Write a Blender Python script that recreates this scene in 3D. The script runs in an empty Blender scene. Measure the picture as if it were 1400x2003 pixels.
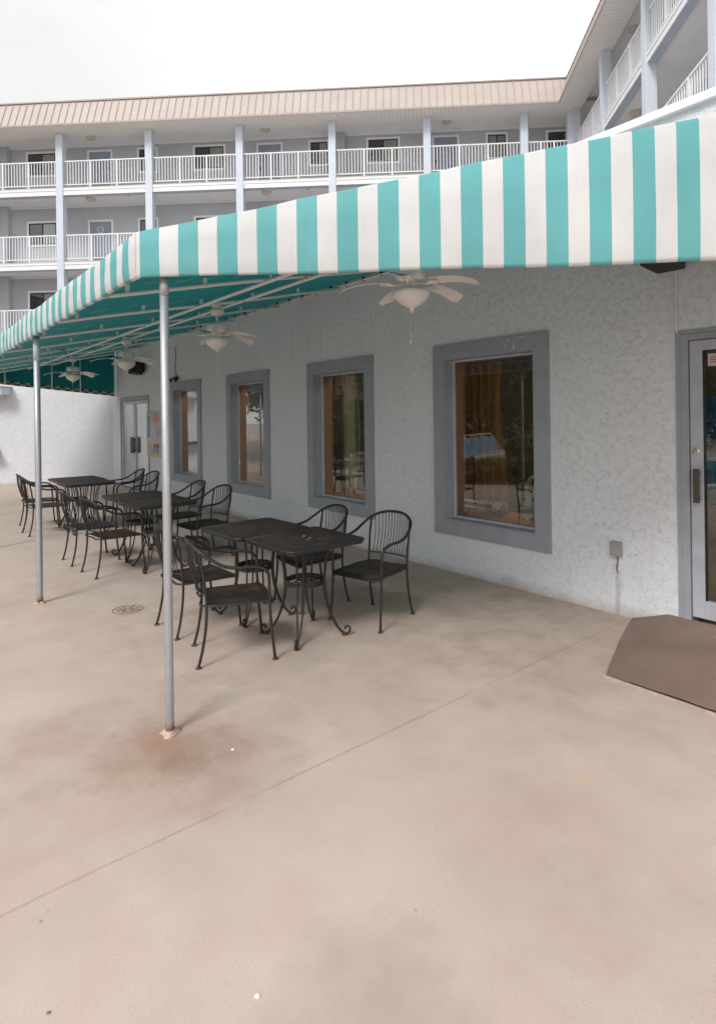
import bpy, bmesh, math, random
from mathutils import Vector, Matrix
random.seed(7)
R = math.radians
scene = bpy.context.scene
COL = scene.collection

# ------------------------------------------------------------------ frames
TH, PH = -0.7045, 0.0615            # direction of the restaurant wall, turn of the hotel
RW = math.atan2(-math.cos(TH), -math.sin(TH))   # wall frame: x = -s (to the right), y = n (into the wall)
RH = -PH
def rotz(p, a):
    c, s = math.cos(a), math.sin(a)
    return Vector((c*p[0]-s*p[1], s*p[0]+c*p[1], p[2] if len(p) > 2 else 0.0))
def WF(s, n, z=0.0):                # wall frame -> world
    return rotz((-s, n, z), RW)

# ------------------------------------------------------------------ shader helpers
class NT:
    def __init__(self, name):
        self.m = bpy.data.materials.new(name); self.m.use_nodes = True
        self.t = self.m.node_tree; self.n = self.t.nodes; self.l = self.t.links
        self.b = self.n['Principled BSDF']; self.out = self.n['Material Output']
        self._co = None
    def co(self):
        if not self._co: self._co = self.n.new('ShaderNodeTexCoord').outputs['Object']
        return self._co
    def gco(self):
        g = self.n.new('ShaderNodeNewGeometry'); return g.outputs['Position']
    def link(self, a, b): self.l.new(a, b)
    def val(self, sock, v):
        if isinstance(v, bpy.types.NodeSocket): self.l.new(v, sock)
        else: sock.default_value = v
    def mapv(self, vec, scale=(1, 1, 1), rot=(0, 0, 0), loc=(0, 0, 0)):
        m = self.n.new('ShaderNodeMapping'); self.l.new(vec, m.inputs[0])
        m.inputs['Scale'].default_value = scale; m.inputs['Rotation'].default_value = rot; m.inputs['Location'].default_value = loc
        return m.outputs[0]
    def noise(self, scale, detail=4, rough=.55, vec=None, dist=0):
        n = self.n.new('ShaderNodeTexNoise'); self.l.new(vec or self.co(), n.inputs['Vector'])
        n.inputs['Scale'].default_value = scale; n.inputs['Detail'].default_value = detail
        n.inputs['Roughness'].default_value = rough; n.inputs['Distortion'].default_value = dist
        return n.outputs['Fac']
    def voro(self, scale, vec=None, feat='F1', out='Distance'):
        n = self.n.new('ShaderNodeTexVoronoi'); self.l.new(vec or self.co(), n.inputs['Vector'])
        n.feature = feat; n.inputs['Scale'].default_value = scale; return n.outputs[out]
    def ramp(self, fac, stops):
        r = self.n.new('ShaderNodeValToRGB'); self.l.new(fac, r.inputs[0])
        e = r.color_ramp.elements
        while len(e) < len(stops): e.new(0.5)
        for k, (p, c) in enumerate(stops):
            e[k].position = p; e[k].color = (c, c, c, 1) if isinstance(c, (int, float)) else (*c, 1)
        return r.outputs[0]
    def mix(self, fac, a, b, mode='MIX'):
        m = self.n.new('ShaderNodeMix'); m.data_type = 'RGBA'; m.blend_type = mode
        self.val(m.inputs[0], fac)
        for sk, v in ((m.inputs[6], a), (m.inputs[7], b)):
            if isinstance(v, tuple): sk.default_value = (*v, 1) if len(v) == 3 else v
            else: self.l.new(v, sk)
        return m.outputs[2]
    def math(self, op, a, b=0.0, c=None, clamp=False):
        m = self.n.new('ShaderNodeMath'); m.operation = op; m.use_clamp = clamp
        self.val(m.inputs[0], a); self.val(m.inputs[1], b)
        if c is not None: self.val(m.inputs[2], c)
        return m.outputs[0]
    def sep(self, v):
        s = self.n.new('ShaderNodeSeparateXYZ'); self.l.new(v, s.inputs[0]); return s.outputs
    def dist(self, v, p):
        d = self.n.new('ShaderNodeVectorMath'); d.operation = 'DISTANCE'; self.l.new(v, d.inputs[0]); d.inputs[1].default_value = p
        return d.outputs['Value']
    def bump(self, h, strength=.3, distance=.01):
        b = self.n.new('ShaderNodeBump'); b.inputs['Strength'].default_value = strength; b.inputs['Distance'].default_value = distance
        self.l.new(h, b.inputs['Height']); self.l.new(b.outputs[0], self.b.inputs['Normal']); return b
    def base(self, c): 
        if isinstance(c, tuple): self.b.inputs['Base Color'].default_value = (*c, 1)
        else: self.l.new(c, self.b.inputs['Base Color'])
    def set(self, rough=None, metal=None, spec=None):
        if rough is not None: self.val(self.b.inputs['Roughness'], rough)
        if metal is not None: self.val(self.b.inputs['Metallic'], metal)
        if spec is not None: self.b.inputs['Specular IOR Level'].default_value = spec
    def translucent(self, col, fac):
        tr = self.n.new('ShaderNodeBsdfTranslucent')
        if isinstance(col, tuple): tr.inputs[0].default_value = (*col, 1)
        else: self.l.new(col, tr.inputs[0])
        mx = self.n.new('ShaderNodeMixShader'); mx.inputs[0].default_value = fac
        self.l.new(self.b.outputs[0], mx.inputs[1]); self.l.new(tr.outputs[0], mx.inputs[2]); self.l.new(mx.outputs[0], self.out.inputs[0])

def sc(c, k): return tuple(x*k for x in c)
def simple(name, c, rough=.6, metal=0., var=.12, nscale=6., bscale=0, bstr=.15, bdist=.004, spec=.5, fine=0):
    t = NT(name)
    n = t.noise(nscale, 5)
    col = t.mix(t.ramp(n, [(.3, 0.), (.7, 1.)]), sc(c, 1-var), sc(c, 1+var))
    t.base(col); t.set(rough, metal, spec)
    if bscale: t.bump(t.noise(bscale, 6), bstr, bdist)
    return t.m

M = {}
# -- ground
def m_ground():
    t = NT('patio_concrete'); co = t.co(); x, y, z = t.sep(co)
    big = t.noise(.55, 4, .6); mid = t.noise(2.6, 7, .62); fine = t.noise(130, 6, .85); vf = t.noise(330, 2, .5)
    base = t.mix(t.ramp(big, [(.32, 0.), (.68, 1.)]), (.47, .372, .31), (.53, .43, .365))
    base = t.mix(t.ramp(mid, [(.35, 0.), (.75, 1.)]), base, (.575, .475, .408))
    pink = t.noise(1.3, 5, .6, t.mapv(co, loc=(7, 3, 0)))
    base = t.mix(t.math('MULTIPLY', t.ramp(pink, [(.5, 0.), (.72, 1.)]), .45), base, (.46, .33, .28))
    dk = t.noise(1.9, 9, .72, t.mapv(co, loc=(-3, 11, 2)))
    base = t.mix(t.math('MULTIPLY', t.ramp(dk, [(.56, 0.), (.78, 1.)]), .18), base, (.27, .205, .165))
    base = t.mix(t.ramp(fine, [(.28, .42), (.52, 0.)]), base, (.2, .16, .13))
    base = t.mix(t.ramp(vf, [(.55, 0.), (.75, .35)]), base, (.66, .58, .52))
    vs_ = t.voro(6.5); spk = t.math('MULTIPLY', t.ramp(vs_, [(.03, 1.), (.055, 0.)]), t.ramp(t.noise(1.7, 2, .5, t.mapv(co, loc=(8, 8, 0))), [(.52, 0.), (.56, .55)]))
    base = t.mix(spk, base, (.17, .135, .11))
    wob = t.noise(4, 6, .65, t.mapv(co, loc=(1, 1, 0)))
    def stain(base, p, r, c, k):
        d = t.dist(co, (p[0], p[1], 0))
        d = t.math('ADD', d, t.math('MULTIPLY', t.math('SUBTRACT', wob, .5), r*1.6))
        f = t.ramp(t.math('DIVIDE', d, r), [(.1, k), (1., 0.)])
        f = t.mix(t.ramp(fine, [(.35, .25), (.6, 1.)]), (0, 0, 0), f)
        return t.mix(f, base, c)
    base = stain(base, (-2.92, 1.0), 1.0, (.27, .19, .15), .38)
    base = stain(base, (-2.96, 1.04), .40, (.28, .155, .10), .7)
    base = stain(base, (-2.80, 1.10), .16, (.20, .125, .085), .5)
    base = stain(base, (-3.07, 1.08), .14, (.32, .165, .085), .8)
    base = stain(base, (-2.62, 1.25), .40, (.24, .15, .11), .5)
    base = stain(base, (-3.35, .70), .5, (.29, .19, .15), .42)
    base = stain(base, (-3.42, .13), .22, (.58, .36, .14), .6)
    base = stain(base, (-1.30, 1.05), .34, (.24, .185, .15), .5)
    base = stain(base, (-1.15, 1.9), .7, (.30, .235, .195), .22)
    base = stain(base, (-1.42, 2.42), .05, (.62, .42, .15), .6)
    base = stain(base, (-6.3, .75), .5, (.30, .19, .14), .4)
    base = stain(base, (-6.07, 1.06), .16, (.6, .45, .33), .6)
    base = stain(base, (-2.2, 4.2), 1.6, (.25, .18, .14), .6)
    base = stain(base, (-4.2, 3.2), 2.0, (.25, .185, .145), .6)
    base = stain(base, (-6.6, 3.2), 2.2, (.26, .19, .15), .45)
    # groove cut in the slab at s = 2.33
    dx = t.math('ABSOLUTE', t.math('ADD', x, t.math('ADD', 2.33, t.math('MULTIPLY', t.math('SUBTRACT', wob, .5), .02))))
    g = t.math('MULTIPLY', t.ramp(dx, [(.0, 1.), (.011, 0.)]), t.ramp(t.noise(2.2, 3, .6, t.mapv(co, loc=(4, 0, 0))), [(.36, .03), (.55, .38)]))
    base = t.mix(g, base, (.2, .13, .09))
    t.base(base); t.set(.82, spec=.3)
    h = t.math('ADD', t.math('MULTIPLY', fine, .7), t.math('MULTIPLY', mid, .6))
    h = t.math('SUBTRACT', h, t.math('MULTIPLY', g, 1.2))
    t.bump(h, .28, .003)
    return t.m
M['ground'] = m_ground()
def m_pad():
    t = NT('entry_slab_brown'); co = t.co()
    n = t.noise(2.2, 6, .6); f = t.noise(90, 4, .6)
    c = t.mix(t.ramp(n, [(.35, 0.), (.7, 1.)]), (.18, .125, .09), (.24, .165, .13))
    c = t.mix(t.ramp(f, [(.62, 0.), (.8, .35)]), c, (.32, .26, .22))
    t.base(c); t.set(.7, spec=.35); t.bump(t.math('ADD', f, t.math('MULTIPLY', n, .5)), .2, .004); return t.m
M['pad'] = m_pad()
M['pad_edge'] = simple('slab_edge_mortar', (.46, .36, .29), .85, var=.25, nscale=20, bscale=60, bstr=.4)
def m_stucco(name, a, b, dirt=(.22, .22, .2), crack=.5, bs=.55, mott=.05):
    t = NT(name); co = t.co()
    ns = t.noise(9, 5, .6, dist=.8); n2 = t.noise(30, 5, .6, t.mapv(co, scale=(1, 1, 1.9)), dist=1.4); big = t.noise(.8, 4)
    c = t.mix(t.ramp(big, [(.35, 0.), (.7, 1.)]), a, b)
    c = t.mix(t.math('MULTIPLY', t.ramp(t.noise(11, 6, .7, t.mapv(co, loc=(6, 1, 2), scale=(1, 1, 1.7)), dist=1.), [(.42, 0.), (.62, 1.)]), mott*2), c, sc(a, .62))
    # trowel flecks: thin curled dark marks
    vd = t.voro(11, t.mapv(co, scale=(1, 1, 1.5)), 'DISTANCE_TO_EDGE')
    brk = t.noise(5, 6, .75, t.mapv(co, loc=(3, 2, 5)))
    wv = t.noise(27, 3, .5, t.mapv(co, loc=(9, 0, 3), scale=(1, 1, 1.6)), dist=2.2)
    edge = t.math('SUBTRACT', 1., t.math('MULTIPLY', t.math('ABSOLUTE', t.math('SUBTRACT', wv, .5)), 48.), clamp=True)
    msk = t.ramp(t.noise(19, 3, .6, t.mapv(co, loc=(2, 7, 1))), [(.48, 0.), (.56, 1.)])
    fl = t.math('MULTIPLY', edge, msk)
    c = t.mix(t.math('MULTIPLY', fl, crack), c, dirt)
    c = t.mix(t.math('MULTIPLY', t.ramp(brk, [(.58, 0.), (.8, 1.)]), .07), c, dirt)
    zc = t.sep(co)[2]; sp_ = t.math('ADD', zc, t.math('MULTIPLY', t.math('SUBTRACT', t.noise(3.5, 6, .7, t.mapv(co, loc=(5, 5, 5))), .5), .22))
    c = t.mix(t.ramp(sp_, [(.0, .55), (.10, 0.)]), c, (.36, .27, .21))
    t.base(c); t.set(.85, spec=.25)
    h = t.math('ADD', t.math('MULTIPLY', n2, .8), t.math('MULTIPLY', ns, .8))
    h = t.math('SUBTRACT', h, t.math('MULTIPLY', fl, .6 if crack > .2 else 0.))
    t.bump(h, bs, .011); return t.m
M['stucco'] = m_stucco('pale_grey_blue_stucco', (.73, .742, .765), (.785, .798, .82), (.30, .31, .31), .5)
M['white_stucco'] = m_stucco('white_stucco', (.69, .70, .745), (.76, .77, .81), (.6, .58, .58), .05, 1., .14)
M['trim'] = simple('grey_blue_trim_paint', (.325, .34, .375), .5, var=.1, nscale=4, bscale=40, bstr=.08)
def m_trim():
    t = NT('worn_grey_trim_paint'); co = t.co(); n = t.noise(4, 5); g_ = t.noise(7, 5, .7, t.mapv(co, scale=(1, 1, .25)))
    c = t.mix(t.ramp(n, [(.3, 0.), (.7, 1.)]), (.295, .31, .345), (.35, .365, .40))
    c = t.mix(t.ramp(g_, [(.6, 0.), (.75, .35)]), c, (.22, .225, .235))
    ch = t.ramp(t.noise(55, 3, .8), [(.70, 0.), (.74, .7)]); c = t.mix(ch, c, (.17, .165, .16)); t.base(c); t.set(.5); t.bump(t.noise(60, 4), .12, .003); return t.m
M['trim'] = m_trim()
M['sash'] = simple('light_sash_paint', (.5, .5, .56), .45, var=.08)
M['door_paint'] = simple('grey_door_paint', (.42, .425, .465), .42, var=.1, nscale=5, bscale=50, bstr=.05)
M['alu_dark'] = simple('dark_bronze_metal', (.035, .032, .03), .45, .3)
M['bronze'] = simple('brown_bronze_handle', (.085, .068, .058), .4, .4)
M['brass'] = simple('worn_brass', (.66, .61, .48), .42, .5)
def m_wood():
    t = NT('brown_wood'); w = t.noise(3, 5, .6, t.mapv(t.co(), scale=(9, 9, .6)))
    t.base(t.mix(w, (.46, .18, .055), (.60, .26, .085))); t.set(.45); return t.m
M['wood'] = m_wood()
M['interior'] = simple('dark_interior', (.11, .075, .052), .8, var=.3)
def m_glass():
    t = NT('window_glass'); t.n.remove(t.b)
    tr = t.n.new('ShaderNodeBsdfTransparent'); tr.inputs[0].default_value = (.80, .83, .82, 1)
    gl = t.n.new('ShaderNodeBsdfGlossy'); gl.inputs['Roughness'].default_value = .004; gl.inputs[0].default_value = (.95, .97, .96, 1)
    fr = t.n.new('ShaderNodeFresnel'); fr.inputs[0].default_value = 1.5
    f = t.math('ADD', t.math('MULTIPLY', fr.outputs[0], 2.1), .03, clamp=True)
    gm = t.n.new('ShaderNodeNewGeometry'); f = t.math('MULTIPLY', f, t.math('SUBTRACT', 1., gm.outputs['Backfacing']))
    mx = t.n.new('ShaderNodeMixShader'); t.l.new(f, mx.inputs[0]); t.l.new(tr.outputs[0], mx.inputs[1]); t.l.new(gl.outputs[0], mx.inputs[2])
    t.l.new(mx.outputs[0], t.out.inputs[0]); return t.m
M['glass'] = m_glass()
def m_cloth(name, c, fac=.12, var=.075, back=None):
    t = NT(name); co = t.co()
    n = t.noise(2.2, 4, .6); st = t.noise(5, 4, .6, t.mapv(co, scale=(14, 14, 1.)))
    col = t.mix(t.ramp(n, [(.3, 0.), (.7, 1.)]), sc(c, 1-var), sc(c, 1+var))
    col = t.mix(t.ramp(st, [(.52, 0.), (.8, .3)]), col, sc(c, .76))
    gr = t.noise(1.1, 7, .7, t.mapv(co, loc=(4, 1, 9))); col = t.mix(t.ramp(gr, [(.5, 0.), (.75, .08)]), col, (.40, .37, .32))
    t.base(col); t.set(.75, spec=.25); t.bump(t.math('ADD', t.noise(500, 2), t.math('MULTIPLY', st, .8)), .12, .003)
    t.translucent(back or c, fac); return t.m
M['teal'] = m_cloth('teal_awning_cloth', (.14, .42, .43))
M['white_cloth'] = m_cloth('white_awning_cloth', (.665, .665, .66))
def m_lining():
    t = NT('teal_awning_underside'); co = t.co(); x, y, z = t.sep(co)
    w = t.noise(1.1, 5, .6, t.mapv(co, scale=(4.5, .7, 1)), dist=.6)
    c = t.mix(t.ramp(w, [(.3, 0.), (.7, 1.)]), (.008, .27, .285), (.018, .42, .43))
    # rows of snaps that hold the cloth
    fx = t.math('SUBTRACT', t.math('FRACT', t.math('MULTIPLY', t.math('ADD', x, .32), 1/.755)), .5)
    fy = t.math('SUBTRACT', t.math('FRACT', t.math('MULTIPLY', y, 1/.26)), .5)
    d = t.math('SQRT', t.math('ADD', t.math('POWER', t.math('MULTIPLY', fx, .755), 2.), t.math('POWER', t.math('MULTIPLY', fy, .26), 2.)))
    c = t.mix(t.ramp(d, [(.010, 1.), (.013, 0.)]), c, (.02, .03, .03))
    c = t.mix(t.ramp(d, [(.004, 1.), (.006, 0.)]), c, (.5, .5, .48))
    t.base(c); t.set(.6, spec=.35); t.bump(w, .6, .03); t.translucent((.03, .36, .38), .26); return t.m
M['lining'] = m_lining()
M['canopy_top'] = m_cloth('faded_canopy_top', (.42, .52, .52), .38, .05, (.01, .38, .42))
M['lining_dark'] = m_cloth('dark_teal_cloth', (.008, .22, .235), .14, .12)
def m_pipe():
    t = NT('white_frame_paint'); n = t.noise(3.2, 6, .7); r = t.ramp(n, [(.60, 0.), (.66, 1.)])
    t.base(t.mix(r, (.80, .79, .78), (.46, .24, .12))); t.set(.5); return t.m
M['pipe'] = m_pipe()
def m_galv():
    t = NT('galvanised_steel'); x, y, z = t.sep(t.co())
    n = t.noise(26, 5, .6); n2 = t.noise(5, 4, .6)
    c = t.mix(n, (.36, .37, .39), (.49, .50, .52))
    rust = t.ramp(t.math('ADD', z, t.math('MULTIPLY', t.math('SUBTRACT', n2, .5), .08)), [(.03, 1.), (.075, 0.)])
    c = t.mix(rust, c, (.17, .075, .03)); t.base(c)
    t.set(t.mix(rust, (.42, .42, .42), (.9, .9, .9)), t.mix(rust, (.55, .55, .55), (0, 0, 0))); t.bump(n, .15, .003); return t.m
M['galv'] = m_galv()
def m_iron():
    t = NT('black_wrought_iron'); n = t.noise(14, 6, .7); oi = t.n.new('ShaderNodeObjectInfo')
    r = t.ramp(n, [(.58, 0.), (.72, 1.)])
    c = t.mix(t.math('MULTIPLY', r, .55), (.018, .017, .018), (.055, .03, .02)); t.base(c)
    t.set(t.ramp(n, [(.3, .32), (.7, .6)]), 0., .55); t.bump(t.noise(160, 3), .15, .002); return t.m
M['iron'] = m_iron()
def m_mesh():
    t = NT('black_mesh_plate'); x, y, z = t.sep(t.co()); n = t.noise(5, 6, .7)
    a = t.math('SINE', t.math('MULTIPLY', t.math('ADD', x, y), 420.)); b = t.math('SINE', t.math('MULTIPLY', t.math('SUBTRACT', x, y), 420.))
    h = t.math('MULTIPLY', a, b)
    c = t.mix(t.ramp(n, [(.44, 0.), (.7, 1.)]), (.024, .021, .02), (.095, .052, .033))
    sp = t.ramp(t.voro(7, t.mapv(t.co(), loc=(.3, .1, 0))), [(.028, 1.), (.045, 0.)])
    c = t.mix(t.math('MULTIPLY', sp, t.ramp(t.noise(2.5, 2), [(.55, 0.), (.6, .7)])), c, (.45, .43, .4))
    t.base(c); t.set(t.ramp(n, [(.3, .42), (.7, .66)]), 0., .35); t.bump(h, .25, .002); return t.m
M['plate'] = m_mesh()
M['rust'] = simple('rusty_glide', (.10, .045, .022), .85, var=.4, nscale=60)
M['fan'] = simple('cream_fan_enamel', (.86, .83, .78), .35, var=.05, nscale=9)
M['blade'] = simple('cream_fan_blade', (.85, .80, .75), .5, var=.07, nscale=5)
M['globe'] = simple('frosted_glass_bowl', (.87, .85, .81), .3, var=.03)
M['black'] = simple('black_plastic', (.012, .011, .011), .5)
M['speaker'] = simple('dark_brown_speaker', (.028, .018, .015), .55, var=.2, bscale=300, bstr=.2)
M['grey_box'] = simple('grey_metal_box', (.33, .31, .32), .5)
M['paper'] = simple('printed_paper', (.52, .45, .44), .6, var=.25, nscale=3)
M['paper_w'] = simple('white_paper', (.55, .54, .54), .6, var=.12)
M['yellow'] = simple('yellow_print', (.62, .40, .05), .5, var=.2)
M['red'] = simple('red_print', (.42, .04, .03), .5, var=.2)
M['blue'] = simple('blue_print', (.10, .30, .45), .5, var=.35, nscale=12)
M['cardboard'] = simple('brown_board', (.42, .22, .10), .8, var=.2); M['teal_board'] = simple('teal_board', (.06, .30, .36), .5, var=.3, nscale=3); M['blue_deep'] = simple('deep_blue_board', (.02, .12, .30), .5, var=.3, nscale=3)
M['drip'] = simple('dried_paint_drip', (.62, .65, .65), .6)
def m_streak():
    t = NT('damp_streak'); n = t.noise(22, 5, .6); x, y, z = t.sep(t.co()); tr = t.n.new('ShaderNodeBsdfTransparent'); mx = t.n.new('ShaderNodeMixShader')
    e = t.ramp(t.math('DIVIDE', t.math('ABSOLUTE', x), .034), [(.2, 1.), (.95, 0.)]); f = t.math('MULTIPLY', t.math('MULTIPLY', t.ramp(n, [(.3, .1), (.7, .7)]), e), .5)
    t.base((.27, .27, .27)); t.set(.9); t.l.new(f, mx.inputs[0]); t.l.new(tr.outputs[0], mx.inputs[1]); t.l.new(t.b.outputs[0], mx.inputs[2]); t.l.new(mx.outputs[0], t.out.inputs[0]); return t.m
M['dirt_soft'] = m_streak()
M['chalk'] = simple('white_chalk', (.85, .85, .85), .7)
M['dirt'] = simple('dirt_streak', (.19, .18, .17), .9, var=.3, nscale=30)
# hotel
M['h_wall'] = m_stucco('hotel_grey_stucco', (.46, .48, .505), (.52, .54, .56), (.2, .2, .2), .15, .25)
M['h_white'] = simple('hotel_white_trim', (.80, .805, .83), .55, var=.04, nscale=1.5)
M['h_col'] = simple('hotel_pale_blue_column', (.60, .65, .72), .6, var=.05, nscale=1.5, bscale=40, bstr=.1)
M['h_beam'] = simple('hotel_blue_grey_beam', (.44, .49, .57), .6, var=.06, nscale=2)
M['h_ceil'] = simple('hotel_ceiling', (.80, .785, .78), .8, var=.05, nscale=1.2)
M['h_floor'] = simple('gallery_floor_edge', (.55, .50, .43), .8, var=.1)
def m_soffit():
    t = NT('ribbed_soffit'); x, y, z = t.sep(t.co())
    s = t.math('FRACT', t.math('MULTIPLY', x, 1/.15)); g = t.ramp(s, [(.0, 1.), (.12, 0.), (.9, 0.), (1., 1.)])
    t.base(t.mix(t.math('MULTIPLY', g, .45), (.86, .825, .79), (.52, .48, .45))); t.set(.6); t.bump(t.math('SUBTRACT', 1., g), .5, .015); return t.m
M['h_soffit'] = m_soffit()
M['h_roof'] = simple('beige_metal_roof', (.47, .405, .365), .5, var=.06, nscale=1.4)
M['h_seam'] = simple('beige_metal_seam', (.40, .33, .29), .5, var=.05)
M['h_door'] = simple('slate_blue_door', (.27, .30, .37), .5, var=.05)
M['h_sash'] = simple('bronze_window_sash', (.035, .028, .026), .4)
M['h_curtain'] = simple('pale_curtain', (.66, .64, .60), .9, var=.12, nscale=8)
M['h_dark'] = simple('dim_room', (.07, .065, .06), .8)
M['h_lamp'] = simple('yellowed_lamp_plastic', (.60, .54, .42), .5, var=.05)
M['alarm'] = simple('red_alarm', (.32, .03, .02), .4)
# plants, pool side
def m_leaf(name, a, b):
    t = NT(name); n = t.noise(2.2, 3); oi = t.noise(40, 2)
    t.base(t.mix(oi, a, b)); t.set(.5); t.translucent(b, .25); return t.m
M['leaf'] = m_leaf('green_leaves', (.028, .065, .018), (.085, .13, .035))
M['leaf2'] = m_leaf('olive_leaves', (.05, .07, .02), (.13, .14, .04))
M['bark'] = simple('grey_bark', (.16, .125, .10), .9, var=.3, bscale=30, bstr=.6, bdist=.02)
M['sling'] = simple('blue_sling', (.10, .22, .36), .7, var=.1)
M['lframe'] = simple('white_lounger_frame', (.78, .78, .78), .4)

# ------------------------------------------------------------------ mesh helpers
def crom(pts, k=6, closed=False):
    P = [Vector(p) for p in pts]; out = []; n = len(P)
    for i in range(n if closed else n-1):
        p0 = P[i-1] if (i > 0 or closed) else P[0]*2-P[1]
        p1, p2 = P[i], P[(i+1) % n]
        p3 = P[(i+2) % n] if (i+2 < n or closed) else P[-1]*2-P[-2]
        for j in range(k):
            t = j/k
            out.append(.5*((2*p1)+(p2-p0)*t+(2*p0-5*p1+4*p2-p3)*t*t+(3*p1-p0-3*p2+p3)*t**3))
    if not closed: out.append(P[-1])
    return out

class MB:
    """collects shapes into one mesh"""
    def __init__(self): self.v = []; self.f = []; self.mi = []; self.sm = []
    def add(self, vs, fs, mi=0, smooth=False):
        o = len(self.v); self.v += [Vector(p) for p in vs]
        for f in fs: self.f.append([o+i for i in f]); self.mi.append(mi); self.sm.append(smooth)
        return self
    def box(self, a, b, mi=0, bevel=0.):
        x0, y0, z0 = [min(p, q) for p, q in zip(a, b)]; x1, y1, z1 = [max(p, q) for p, q in zip(a, b)]
        if bevel <= 0:
            vs = [(x0,y0,z0),(x1,y0,z0),(x1,y1,z0),(x0,y1,z0),(x0,y0,z1),(x1,y0,z1),(x1,y1,z1),(x0,y1,z1)]
            return self.add(vs, [(0,3,2,1),(4,5,6,7),(0,1,5,4),(1,2,6,5),(2,3,7,6),(3,0,4,7)], mi)
        bm = bmesh.new(); bmesh.ops.create_cube(bm, size=1.)
        for v in bm.verts: v.co = Vector(((x0+x1)/2+v.co.x*(x1-x0), (y0+y1)/2+v.co.y*(y1-y0), (z0+z1)/2+v.co.z*(z1-z0)))
        bmesh.ops.bevel(bm, geom=list(bm.edges), offset=min(bevel, .49*min(x1-x0, y1-y0, z1-z0)), segments=2, affect='EDGES', profile=.7)
        bm.verts.ensure_lookup_table(); bm.verts.index_update()
        self.add([v.co.copy() for v in bm.verts], [[v.index for v in f.verts] for f in bm.faces], mi); bm.free(); return self
    def prism(self, poly, axis, a, b, mi=0):
        """poly: 2-D outline, extruded along axis from a to b"""
        def p3(p, w):
            return {'x': (w, p[0], p[1]), 'y': (p[0], w, p[1]), 'z': (p[0], p[1], w)}[axis]
        n = len(poly); vs = [p3(p, a) for p in poly]+[p3(p, b) for p in poly]
        fs = [tuple(range(n))[::-1], tuple(range(n, 2*n))]+[(i, (i+1) % n, n+(i+1) % n, n+i) for i in range(n)]
        return self.add(vs, fs, mi)
    def tube(self, pts, r, seg=8, mi=0, closed=False, cap=True):
        P = [Vector(p) for p in pts]; n = len(P)
        rs = r if isinstance(r, (list, tuple)) else [r]*n
        T = []
        for i in range(n):
            a = P[i-1] if (i > 0 or closed) else P[i]; b = P[(i+1) % n] if (i < n-1 or closed) else P[i]
            T.append((b-a).normalized() if (b-a).length > 1e-9 else Vector((0, 0, 1)))
        up = Vector((0, 0, 1)) if abs(T[0].z) < .9 else Vector((1, 0, 0))
        N = (up-T[0]*up.dot(T[0])).normalized(); vs = []
        for i in range(n):
            N = (N-T[i]*N.dot(T[i]))
            N = N.normalized() if N.length > 1e-6 else T[i].orthogonal().normalized()
            B = T[i].cross(N)
            for k in range(seg):
                a = 2*math.pi*k/seg; vs.append(P[i]+(N*math.cos(a)+B*math.sin(a))*rs[i])
        fs = []
        for i in range(n if closed else n-1):
            j = (i+1) % n
            for k in range(seg): fs.append((i*seg+k, i*seg+(k+1) % seg, j*seg+(k+1) % seg, j*seg+k))
        self.add(vs, fs, mi, True)
        if cap and not closed:
            o = len(self.v)-len(vs)
            self.f.append([o+k for k in range(seg)][::-1]); self.mi.append(mi); self.sm.append(False)
            self.f.append([o+(n-1)*seg+k for k in range(seg)]); self.mi.append(mi); self.sm.append(False)
        return self
    def lathe(self, prof, c=(0, 0, 0), seg=20, mi=0, smooth=True, sx=1., sy=1.):
        """prof: (radius, z) from one end to the other, about a vertical axis through c"""
        vs = []; n = len(prof)
        for (r, z) in prof:
            for k in range(seg):
                a = 2*math.pi*k/seg; vs.append((c[0]+r*sx*math.cos(a), c[1]+r*sy*math.sin(a), c[2]+z))
        fs = [(i*seg+k, i*seg+(k+1) % seg, (i+1)*seg+(k+1) % seg, (i+1)*seg+k) for i in range(n-1) for k in range(seg)]
        fs += [tuple(range(seg))[::-1], tuple((n-1)*seg+k for k in range(seg))]
        return self.add(vs, fs, mi, smooth)
    def grid(self, rows, mi=0, smooth=True):
        h, w = len(rows), len(rows[0])
        return self.add([p for r in rows for p in r], [(i*w+j, i*w+j+1, (i+1)*w+j+1, (i+1)*w+j) for i in range(h-1) for j in range(w-1)], mi, smooth)
    def sheet(self, rows, th, mi=0, mi2=None, smooth=True):
        """a grid with thickness th along its normals"""
        h, w = len(rows), len(rows[0]); G = [[Vector(p) for p in r] for r in rows]; B = []
        for i in range(h):
            br = []
            for j in range(w):
                du = G[i][min(j+1, w-1)]-G[i][max(j-1, 0)]; dv = G[min(i+1, h-1)][j]-G[max(i-1, 0)][j]
                nn = du.cross(dv); nn = nn.normalized() if nn.length > 1e-9 else Vector((0, 0, 1))
                br.append(G[i][j]-nn*th)
            B.append(br)
        self.grid(G, mi, smooth); self.grid([r[::-1] for r in B], mi if mi2 is None else mi2, smooth)
        loop = [(0, j) for j in range(w)]+[(i, w-1) for i in range(1, h)]+[(h-1, j) for j in range(w-2, -1, -1)]+[(i, 0) for i in range(h-2, 0, -1)]
        vs = [G[i][j] for i, j in loop]+[B[i][j] for i, j in loop]; n = len(loop)
        return self.add(vs, [(k, n+k, n+(k+1) % n, (k+1) % n) for k in range(n)], mi, False)
    def xform(self, mtx):
        self.v = [mtx @ p for p in self.v]; return self
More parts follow.
